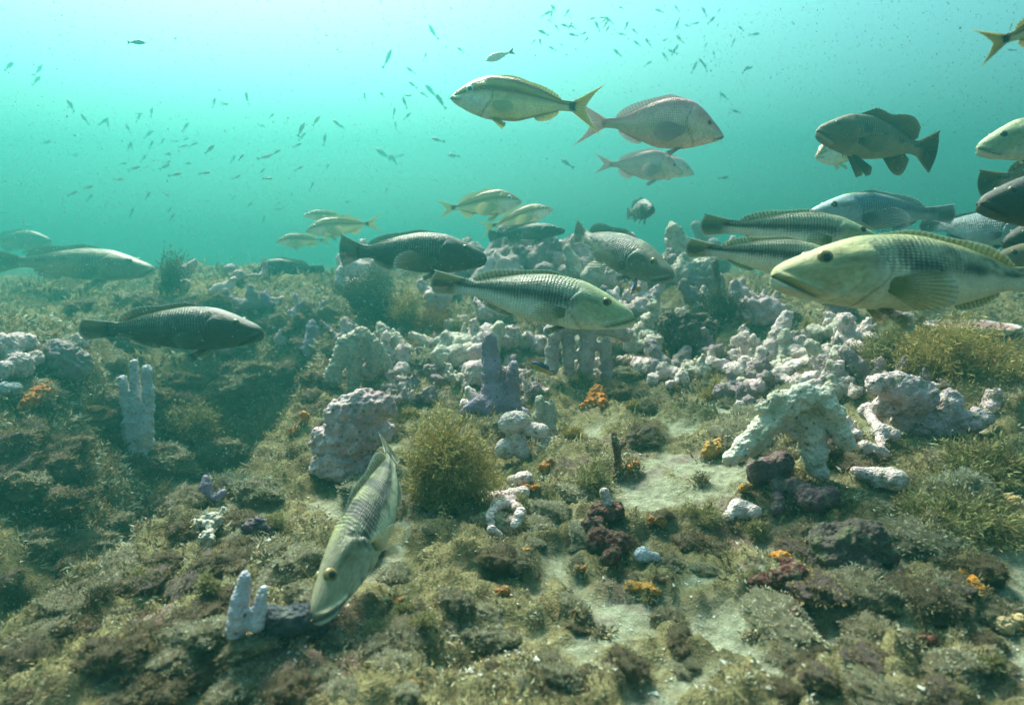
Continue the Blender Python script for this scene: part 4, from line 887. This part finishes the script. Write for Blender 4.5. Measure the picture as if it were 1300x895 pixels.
sponge('long white lobed ridge below the shaggy lump', 'white', (830, 492), [[(788, 458, 8), (815, 465, 12), (840, 471, 12), (866, 480, 10)], [(828, 482, 9)], [(850, 488, 7)]], amp=1.3, lie='all')
sponge('lavender sponge leaning like a thumb on the reef shoulder', 'lavender', (985, 468), [[(972, 460, 15), (986, 434, 14), (999, 402, 9)]])
sponge('pale sponge ridge folded around the leaning thumb', 'white', (1000, 490), [[(905, 462, 10), (935, 470, 11), (960, 472, 11)], [(975, 482, 11), (1005, 470, 13), (1035, 462, 12)], [(1020, 486, 12), (1045, 478, 10)]], amp=1.3, lie='all')
sponge('heap of pale lavender lobes beside the weedy bank', 'lavender', (1165, 556), [[(1112, 488, 15), (1140, 492, 22), (1165, 506, 26)], [(1150, 532, 20), (1170, 537, 19)], [(1196, 528, 20), (1207, 508, 15), (1214, 534, 16)], [(1238, 533, 16), (1252, 529, 11)], [(1125, 515, 16)], [(1182, 545, 15), (1228, 546, 13)]], amp=1.6, deep=0.9)
sponge('stacked lavender lozenges behind the ragged cream sponge', 'lavender', (1115, 582), [[(1102, 522, 12), (1116, 528, 11)], [(1118, 548, 12), (1134, 551, 9)], [(1098, 568, 9), (1118, 574, 10)]], amp=0.8, lie='all')
sponge('smooth white lobe lying beside the brown boulder', 'white', (1120, 628), [[(1086, 598, 7), (1112, 606, 13), (1140, 609, 15)]], amp=0.6, lie='all')
sponge('white lump half sunk in turf beside the maroon sponge', 'white', (948, 668), [[(938, 646, 15), (958, 650, 11)], [(925, 655, 8)]], amp=0.8, lie='all')
sponge('pale lump beside the crumbly dark red sponge on sand', 'pale', (822, 712), [[(815, 704, 10), (830, 708, 8)]], amp=0.7, lie='all')

ro = random.Random(64)
for i in range(26):
    px, py = ro.uniform(380, 1290), ro.uniform(520, 870); mt = ro.choice(['orange', 'rust', 'rust', 'ochre', 'red', 'red'])
    if abs(px - 430) < 70 and py > 560: continue
    r_ = ro.uniform(4, 8)
    sponge({'orange': 'small orange encrusting sponge scattered in the turf', 'rust': 'small rust coloured encrusting sponge scattered in the turf', 'ochre': 'small ochre encrusting sponge scattered in the turf', 'red': 'small dark red encrusting sponge scattered in the turf'}[mt], mt, (px, py),
           [[(px + ro.uniform(-1.2, 1.2) * r_, py - ro.uniform(0, 0.8) * r_, r_ * ro.uniform(0.5, 1)), (px + ro.uniform(-1.8, 1.8) * r_, py - ro.uniform(0, 0.8) * r_, r_ * 0.6)] for q in range(3)], 'knobby', group='encrusting sponges in the turf (' + mt + ')', vox=1.6, amp=0.7, smooth=2, lie='all', hairy=0.5)

# rosy plate with a pale raised rim
def plate():
    gx, gy, d = ground(1235, 424); u = d / FPX; c = at(1235, 414, d); Rr = 52 * u
    root = empty('plate_sponge', Matrix.Translation(c - Vector((0, 0, 0.03)))); tag(root, 'flat rosy plate sponge with a pale rim behind the weed', 'sponge')
    n, a = 72, np.linspace(0, 2 * math.pi, 72, endpoint=False)
    def ring(prof, wob):
        V = []
        for k, (r, z) in enumerate(prof):
            w_ = 1 + wob * fbm(np.cos(a) * 2.2 + 7, np.sin(a) * 2.2, oct=3, seed=3)
            V.append(np.stack([r * Rr * w_ * np.cos(a), r * Rr * w_ * np.sin(a) * 0.85, 0.03 + z + 0.004 * fbm(np.cos(a) * 3 * r, np.sin(a) * 3 * r, oct=2, seed=8)], -1))
        return np.concatenate(V), grid_faces(len(prof), n, True)
    V, F = ring([(0.02, -0.012), (0.3, -0.010), (0.6, -0.006), (0.85, 0.0), (0.93, 0.003)], 0.12); obj('flesh', mesh_np('flesh', V, F, None, None, M['rosy']), root)
    V, F = ring([(0.92, 0.002), (0.95, 0.007), (1.0, 0.008), (1.03, 0.003), (1.0, -0.010), (0.7, -0.022), (0.3, -0.04), (0.25, -0.09)], 0.12); obj('rim', mesh_np('rim', V, F, None, None, M['white']), root)
plate()

# lobed sponges heaped over the reef: one object each
def heap(n, x0, x1, y0, y1, mats, label, group, rmin, rmax, seed, rels=('smooth',)):
    rg = random.Random(seed)
    for i in range(n):
        px = rg.uniform(x0, x1); py = rg.uniform(y0, y1); mt = rg.choice(mats); k = rg.randint(3, 6); r = rg.uniform(rmin, rmax)
        if ground(px, py + r * 0.6)[2] > 4.8: py = y1; 
        if ground(px, py + r * 0.6)[2] > 4.8: continue
        st = [[(px, py - 0.2 * r, r * 0.95)]]
        for j in range(k):
            ax, ay = px + rg.gauss(0, 0.95) * r * 1.2, py - abs(rg.gauss(0, 0.9)) * r * 0.7; rr_ = r * rg.uniform(0.5, 1.0)
            if rg.random() < 0.6: st.append([(ax, ay, rr_), (ax + rg.uniform(-1.2, 1.2) * r, ay - rg.uniform(0.2, 2.2) * r, rr_ * 0.65)])
            else: st.append([(ax, ay, rr_)])
        sponge(label[mt], mt, (px, py + r * 0.6), st, rg.choice(rels), group=group + ' (' + mt + ')', vox=3.0, deep=0.8, amp=1.2, lie='stroke', hairy=0.9)
LBL = lambda place: {'lavender': 'lumpy pale lavender sponge lobes ' + place, 'white': 'knotted white sponge lobes ' + place, 'mauve': 'dull mauve sponge mound ' + place, 'pink': 'pinkish sponge mound ' + place, 'cream': 'cream knobbed sponge ' + place, 'purple': 'small purple sponge stub ' + place}
heap(56, 430, 900, 330, 480, ['lavender', 'white', 'mauve', 'mauve', 'pink', 'cream'], LBL('on the reef heap beneath the bass'), 'sponges on the reef heap', 9, 19, 5, ('smooth', 'rough', 'pitted'))
heap(30, 480, 730, 430, 515, ['lavender', 'white', 'cream', 'mauve'], LBL('around the foot of the purple tower'), 'sponges round the purple tower', 7, 13, 6, ('smooth', 'rough', 'knobby'))
heap(40, 880, 1160, 385, 520, ['lavender', 'white', 'white', 'mauve', 'cream'], LBL('on the reef shoulder by the leaning thumb'), 'sponges on the reef shoulder', 8, 16, 7, ('smooth', 'rough', 'pitted'))
heap(16, 230, 460, 350, 450, ['lavender', 'mauve', 'purple', 'white'], LBL('on the dim reef beyond the gully'), 'sponges beyond the gully', 6, 12, 8)
heap(14, 620, 920, 295, 335, ['mauve', 'lavender', 'pink'], LBL('on the hazy crest of the reef heap'), 'sponges on the crest', 8, 17, 9)
heap(8, 1050, 1290, 440, 560, ['lavender', 'white'], LBL('among the weed of the bank'), 'sponges among the weed', 6, 10, 10)

# ------------------------------------------------------------------ bushy algae
def bush(label, base, wpx, hpx, n, cols, seed, group=None, leaf=1.0, dome=1.0, name='algae_bush', leaves=4):
    rg = np.random.default_rng(seed)
    gx, gy, d = ground(*base); u = d / FPX; B = Vector((gx, gy, hxy(gx, gy) - 0.004))
    W, Ht = wpx * u * 0.5, hpx * u
    nb_ = max(6, n // 14); az = rg.uniform(0, 6.283, nb_); el = np.arccos(rg.uniform(0.0, 1, nb_) ** 0.7)
    bi = rg.integers(0, nb_, n); az = az[bi] + rg.normal(0, 0.22, n); el = np.clip(el[bi] + rg.normal(0, 0.13, n), 0, 1.6); bl_ = rg.uniform(0.6, 1.08, nb_)[bi][:, None]
    D = np.stack([np.sin(el) * np.cos(az) * W, np.sin(el) * np.sin(az) * W * 0.9, np.cos(el) * Ht * dome + 0.10 * Ht], -1)
    D *= bl_ * rg.uniform(0.75, 1.05, (n, 1))
    K = 12 if wpx > 70 else 8; s = np.linspace(0.12, 1, K)
    cv = rg.normal(0, 0.10, (n, 3)) * max(W, Ht) + np.array([0.12, 0.03, 0]) * Ht
    P = D[:, None, :] * s[None, :, None] + cv[:, None, :] * (s ** 2)[None, :, None] + rg.normal(0, 0.03, (n, K, 3)) * Ht
    P[..., 2] = np.maximum(P[..., 2], 0.003)
    T = np.gradient(P, axis=1); T /= np.linalg.norm(T, axis=-1)[..., None] + 1e-9
    root = empty(name, Matrix.Translation(B)); tag(root, label, 'algae', group)
    cols = np.array(cols); ci = rg.integers(0, len(cols), n); cl = np.repeat(cols[ci], K, 0)
    keep = np.tile(s > 0.25, n)
    size = np.full(n * K, 0.011 * leaf * max(0.8, d) ** 0.6) * rg.uniform(0.7, 1.3, n * K)
    v_, f_, c_ = filaments(P.reshape(-1, 3)[keep], T.reshape(-1, 3)[keep], size[keep], cl[keep], leaves, 1.2, 0.10, rg, 0.9)
    obj('fronds', mesh_np('fronds', v_, f_, c_, None, M['turf'], False), root)
    # stems: three-sided tapering threads
    ns = min(n, 12); Q = P[:ns]; r = 0.0016 * (1 - 0.7 * s)
    tri = np.array([[1, 0, 0], [-0.5, 0.87, 0], [-0.5, -0.87, 0.3]])
    V = (Q[:, :, None, :] + tri[None, None] * r[None, :, None, None]).reshape(-1, 3)
    F1 = grid_faces(K, 3, True); F = (F1[None] + (np.arange(ns) * K * 3)[:, None, None]).reshape(-1, 4)
    obj('stems', mesh_np('stems', V, F, np.tile(np.array([[0.10, 0.07, 0.03]]), (len(V), 1)), None, M['turf']), root)
    return root
YEL = [(0.351, 0.284, 0.095), (0.297, 0.243, 0.081), (0.405, 0.351, 0.135), (0.23, 0.162, 0.054)]
OLV = [(0.29, 0.275, 0.123), (0.232, 0.217, 0.087), (0.348, 0.334, 0.16), (0.174, 0.145, 0.072)]
DRK = [(0.091, 0.078, 0.046), (0.13, 0.111, 0.058), (0.065, 0.058, 0.039)]
BRN = [(0.208, 0.117, 0.046), (0.156, 0.091, 0.039), (0.26, 0.169, 0.065)]
bush('yellow olive feathery algae bush beside the white knob cluster', (562, 640), 132, 108, 520, YEL, 1, leaves=5)
bush('wide golden brown weed bank in front of the rosy plate', (1200, 478), 210, 66, 520, YEL, 2, leaf=1.1)
bush('olive weed tuft beside the large bass belly', (1122, 470), 80, 56, 220, OLV, 3)
bush('olive weed mound beside the lavender lobe heap', (1245, 605), 130, 42, 360, OLV, 4, leaf=1.1)
bush('dense dull weed cushion below the smooth white lobe', (1205, 665), 160, 40, 420, OLV, 5, leaf=1.1)
bush('pale olive weed cushion beside the bluish white fingers', (236, 552), 80, 38, 220, OLV, 6)
bush('dark gold weed ball below the main striped bass tail', (512, 412), 54, 44, 160, YEL, 7)
bush('rusty brown weed tuft beside the dark gold ball', (548, 430), 46, 44, 140, BRN, 8)
bush('round olive weed ball in front of the pale sponges', (575, 436), 36, 30, 110, OLV, 9)
bush('tall brown weed standing on the reef crest', (856, 315), 46, 54, 130, BRN, 10)
bush('fuzzy ginger weed beside the tall brown one', (832, 322), 44, 34, 110, YEL, 11)
bush('slim olive sprig beside the thin dark red tube', (748, 625), 50, 46, 150, OLV, 12)
bush('black green weed patch at the head of the gully', (466, 400), 90, 60, 260, DRK, 13)
bush('broad dark weed clump under the yellow green bass throat', (905, 410), 80, 46, 200, DRK, 14)
bush('tall hazy weed column on the far reef', (215, 375), 44, 52, 110, DRK, 15)
rb = random.Random(21)
def tufts(n, x0, x1, y0, y1, wr, hr, pal, label, group, seed):
    for i in range(n):
        px, py = rb.uniform(x0, x1), rb.uniform(y0, y1); w_ = rb.uniform(*wr)
        bush(label, (px, py), w_, w_ * rb.uniform(*hr), int(w_ * 2.2), pal, seed + i, group, 0.6, name='algae_tuft', leaves=4)
tufts(7, 440, 880, 620, 840, (24, 44), (0.35, 0.6), OLV, 'low olive algae tuft on the open sand', 'algae tufts on the sand', 300)
tufts(6, 150, 400, 620, 860, (30, 50), (0.3, 0.55), OLV, 'shaggy olive algae tuft on the gully rim', 'algae tufts on the gully rim', 400)
tufts(7, 880, 1290, 640, 870, (30, 60), (0.3, 0.55), OLV, 'ragged olive algae tuft around the boulder', 'algae tufts by the boulder', 500)
tufts(12, 470, 1100, 400, 560, (20, 40), (0.5, 0.8), YEL, 'golden algae tuft between the sponges', 'algae tufts between sponges', 600)
tufts(8, 0, 180, 540, 800, (34, 60), (0.35, 0.6), DRK, 'dark algae tuft on the shaded gully wall', 'algae tufts in the gully', 700)

# ------------------------------------------------------------------ crusted rubble lumps, each with its own fuzz
def rubble_proto(k, mat, pal):
    rg = np.random.default_rng(900 + k)
    iv, jf = ico(4); o = 11.3 * k
    n1 = fbm(iv[:, 0] * 1.4 + o, iv[:, 1] * 1.4, iv[:, 2] * 1.4, oct=3, seed=k); n2 = fbm(iv[:, 0] * 4 + o, iv[:, 1] * 4, iv[:, 2] * 4, oct=3, seed=k + 50, gain=0.6)
    n3 = 1 - np.abs(vnoise(iv[:, 0] * 5 + o, iv[:, 1] * 5, iv[:, 2] * 5, seed=k + 70))
    V = iv * (1 + 0.55 * n1 + 0.34 * n2 + 0.16 * (n3 - 0.7))[:, None] * np.array([1.15, 1.0, 0.72])
    me = mesh_np('rubble_lump', V, jf, None, None, M[mat])
    i = rg.choice(len(V), 900); N = V[i] / np.linalg.norm(V[i], axis=1)[:, None]
    up = N[:, 2] > -0.25; P, N = V[i][up], N[up]
    pn = (fbm(P[:, 0] * 2 + o, P[:, 1] * 2, P[:, 2] * 2, oct=2, seed=k + 5) + 1) * 0.5
    col = np.array(pal)[np.clip((pn * len(pal) + rg.normal(0, 0.6, len(P))).astype(int), 0, len(pal) - 1)]
    v_, f_, c_ = filaments(P, N, np.full(len(P), 0.14) * rg.uniform(0.5, 1.5, len(P)), col, 8, 1.0, 0.13, rg, 0.4)
    return me, mesh_np('rubble_turf', v_, f_, c_, None, M['turf'], False)
PO = [tuple(c) for c in PAL]
KINDS = {'olive': ('rubble_olive', PO, 'olive turf'), 'silty': ('rubble_olive', [PO[3], PO[6], PO[0], PO[3]], 'pale silty fuzz'), 'brown': ('rubble_brown', [PO[4], PO[5], PO[2], PO[4], PO[0]], 'dark brown turf'), 'mauve': ('rubble_mauve', [PO[2], PO[5], PO[0], PO[4]], 'mauve crust and thin turf')}
PROTO = {k: [rubble_proto(3 * i + j, v[0], v[1]) for j in range(3)] for i, (k, v) in enumerate(KINDS.items())}
def rubble(n, x0, x1, y0, y1, kinds, place, rr, seed, thr=-0.05, flat=(0.6, 1.0)):
    rg = random.Random(seed); done = 0; tries = 0
    while done < n and tries < n * 6:
        tries += 1
        px, py = rg.uniform(x0, x1), rg.uniform(y0, y1); gx, gy, d = ground(px, py)
        if float(turf_mask(np.array([gx]), np.array([gy]))[0]) < thr: continue
        kd = rg.choice(kinds); me, fz = rg.choice(PROTO[kd]); r = rg.uniform(*rr) * d / FPX
        o = obj('rubble_lump', me); o.location = (gx, gy, hxy(gx, gy) - 0.15 * r)
        o.rotation_euler = (rg.uniform(-0.3, 0.3), rg.uniform(-0.3, 0.3), rg.uniform(0, 6.28)); s_ = rg.uniform(0.8, 1.25)
        o.scale = (r * s_, r / s_, r * rg.uniform(*flat))
        tag(o, 'crusted rubble lump with ' + KINDS[kd][2] + ' ' + place, 'rubble', 'rubble ' + place + ' (' + kd + ')')
        obj('turf', fz, o); done += 1
rubble(46, 0, 330, 560, 890, ['brown', 'brown', 'olive', 'mauve'], 'on the gully slopes', (16, 40), 31, -9)
rubble(54, 200, 520, 560, 890, ['olive', 'silty', 'silty', 'brown'], 'between the gully and the open sand', (13, 32), 32)
rubble(60, 500, 900, 560, 890, ['olive', 'silty', 'silty', 'brown'], 'on the open sand', (8, 22), 33, -0.1)
rubble(52, 880, 1300, 540, 890, ['olive', 'silty', 'brown', 'mauve'], 'around the ragged sponge and boulder', (14, 38), 34)
rubble(44, 420, 1150, 400, 560, ['olive', 'mauve', 'brown', 'silty'], 'wedged between the sponges', (10, 24), 35, -9, (0.8, 1.3))
rubble(40, 0, 430, 380, 560, ['olive', 'brown', 'mauve'], 'on the dim reef beyond the gully', (12, 30), 36, -9, (0.7, 1.3))

# ------------------------------------------------------------------ turf that creeps round the feet of the sponges and onto them
def collar():
    rg = np.random.default_rng(55); Q = np.array(COLLAR)
    x, y, z, r, hy = Q.T
    low = (z - H_base(x, y)) < r * 1.3 + 0.02
    Pl, Nl, Sl = [], [], []
    for k in range(7):
        a = rg.uniform(0, 6.283, len(Q)); q = rg.uniform(0.85, 1.6, len(Q))
        px_, py_ = x + np.cos(a) * r * q, y + np.sin(a) * r * q
        keep = low & (rg.uniform(0, 1, len(Q)) < 0.75)
        Pl.append(np.stack([px_, py_, H(px_, py_)], -1)[keep]); Nl.append(np.tile([[0, 0, 1.0]], (keep.sum(), 1))); Sl.append(np.full(keep.sum(), 0.010))
    for k in range(3):
        D = rg.normal(size=(len(Q), 3)); D[:, 2] = np.abs(D[:, 2]) * 0.8; D /= np.linalg.norm(D, axis=1)[:, None]
        p = Q[:, :3] + D * r[:, None] * 1.02
        inside = np.zeros(len(Q), bool)
        for c in range(-14, 15):
            if c == 0: continue
            j = np.clip(np.arange(len(Q)) + c, 0, len(Q) - 1); inside |= (np.linalg.norm(p - Q[j, :3], axis=1) < r[j] * 0.97) & (j != np.arange(len(Q)))
        keep = ~inside & (rg.uniform(0, 1, len(Q)) < hy)
        Pl.append(p[keep]); Nl.append(D[keep]); Sl.append(np.full(keep.sum(), 0.0055))
    P, N, S_ = np.concatenate(Pl), np.concatenate(Nl), np.concatenate(Sl)
    S_ = S_ * np.clip(P[:, 1], 0.8, 2.5) ** 0.6 * rg.uniform(0.6, 1.4, len(P))
    col = PAL[rg.integers(0, len(PAL), len(P))]
    v_, f_, c_ = filaments(P, N, S_, col, 5, 1.0, 0.14, rg, 0.5)
    o = obj('turf_algae', mesh_np('turf_fringe', v_, f_, c_, None, M['turf'], False)); tag(o, 'fuzzy turf algae fringing the feet of the sponges', 'algae', kind='stuff')
    print('collar tris', len(f_))
collar()

# ------------------------------------------------------------------ drifting specks and the murky water itself
def specks():
    rg = np.random.default_rng(9); n = 24000
    d = 0.45 + 3.6 * rg.uniform(0, 1, n) ** 0.8
    px = rg.uniform(-100, 1400, n); py = rg.uniform(-60, 900, n)
    a = (px - PW / 2) / FPX; b = -(py - PH / 2) / FPX
    P = np.stack([a * d, (cp + b * sp_) * d, CAM_H + (-sp_ + b * cp) * d], -1)
    P = P[P[:, 2] > H_base(P[:, 0], P[:, 1]) + 0.05]; n = len(P)
    t = np.array([[1, 1, 1], [1, -1, -1], [-1, 1, -1], [-1, -1, 1]], float) * 0.75
    f = np.array([[0, 1, 2], [0, 3, 1], [0, 2, 3], [1, 3, 2]])
    s = rg.uniform(0.00030, 0.00075, n) * np.clip(np.linalg.norm(P - np.array([0, 0, CAM_H]), axis=1), 0.6, 3.5) * np.where(rg.uniform(0, 1, n) < 0.03, 1.7, 1)
    V = (P[:, None, :] + t[None] * s[:, None, None] * rg.uniform(0.6, 1.4, (n, 4, 1))).reshape(-1, 3)
    F = (f[None] + (np.arange(n) * 4)[:, None, None]).reshape(-1, 3)
    o = obj('marine_snow', mesh_np('marine_snow', V, F, None, None, M['dust'], False))
    tag(o, 'fine pale specks drifting in the water', 'specks', kind='stuff')
specks()

def haze_box():
    bm = bmesh.new(); bmesh.ops.create_cube(bm, size=1.0)
    x0, x1, y0, y1, z0, z1 = -19.0, 19.0, -3.5, 18.5, -2.2, 3.0
    for v in bm.verts:
        v.co = Vector((x0 if v.co.x < 0 else x1, y0 if v.co.y < 0 else y1, z0 if v.co.z < 0 else z1))
    me = bpy.data.meshes.new('haze'); bm.to_mesh(me); bm.free()
    m = bpy.data.materials.new('murky_water'); m.use_nodes = True; nt = m.node_tree; nt.nodes.clear()
    o = nt.nodes.new('ShaderNodeOutputMaterial'); v = nt.nodes.new('ShaderNodeVolumePrincipled')
    v.inputs['Color'].default_value = (0.060, 0.325, 0.305, 1)
    v.inputs['Density'].default_value = 0.175
    v.inputs['Anisotropy'].default_value = 0.79
    lk(nt, v.outputs[0], o.inputs['Volume'])
    me.materials.append(m)
    ob = obj('haze', me); tag(ob, 'green murky sea water filling the scene', 'water', kind='stuff')
haze_box()
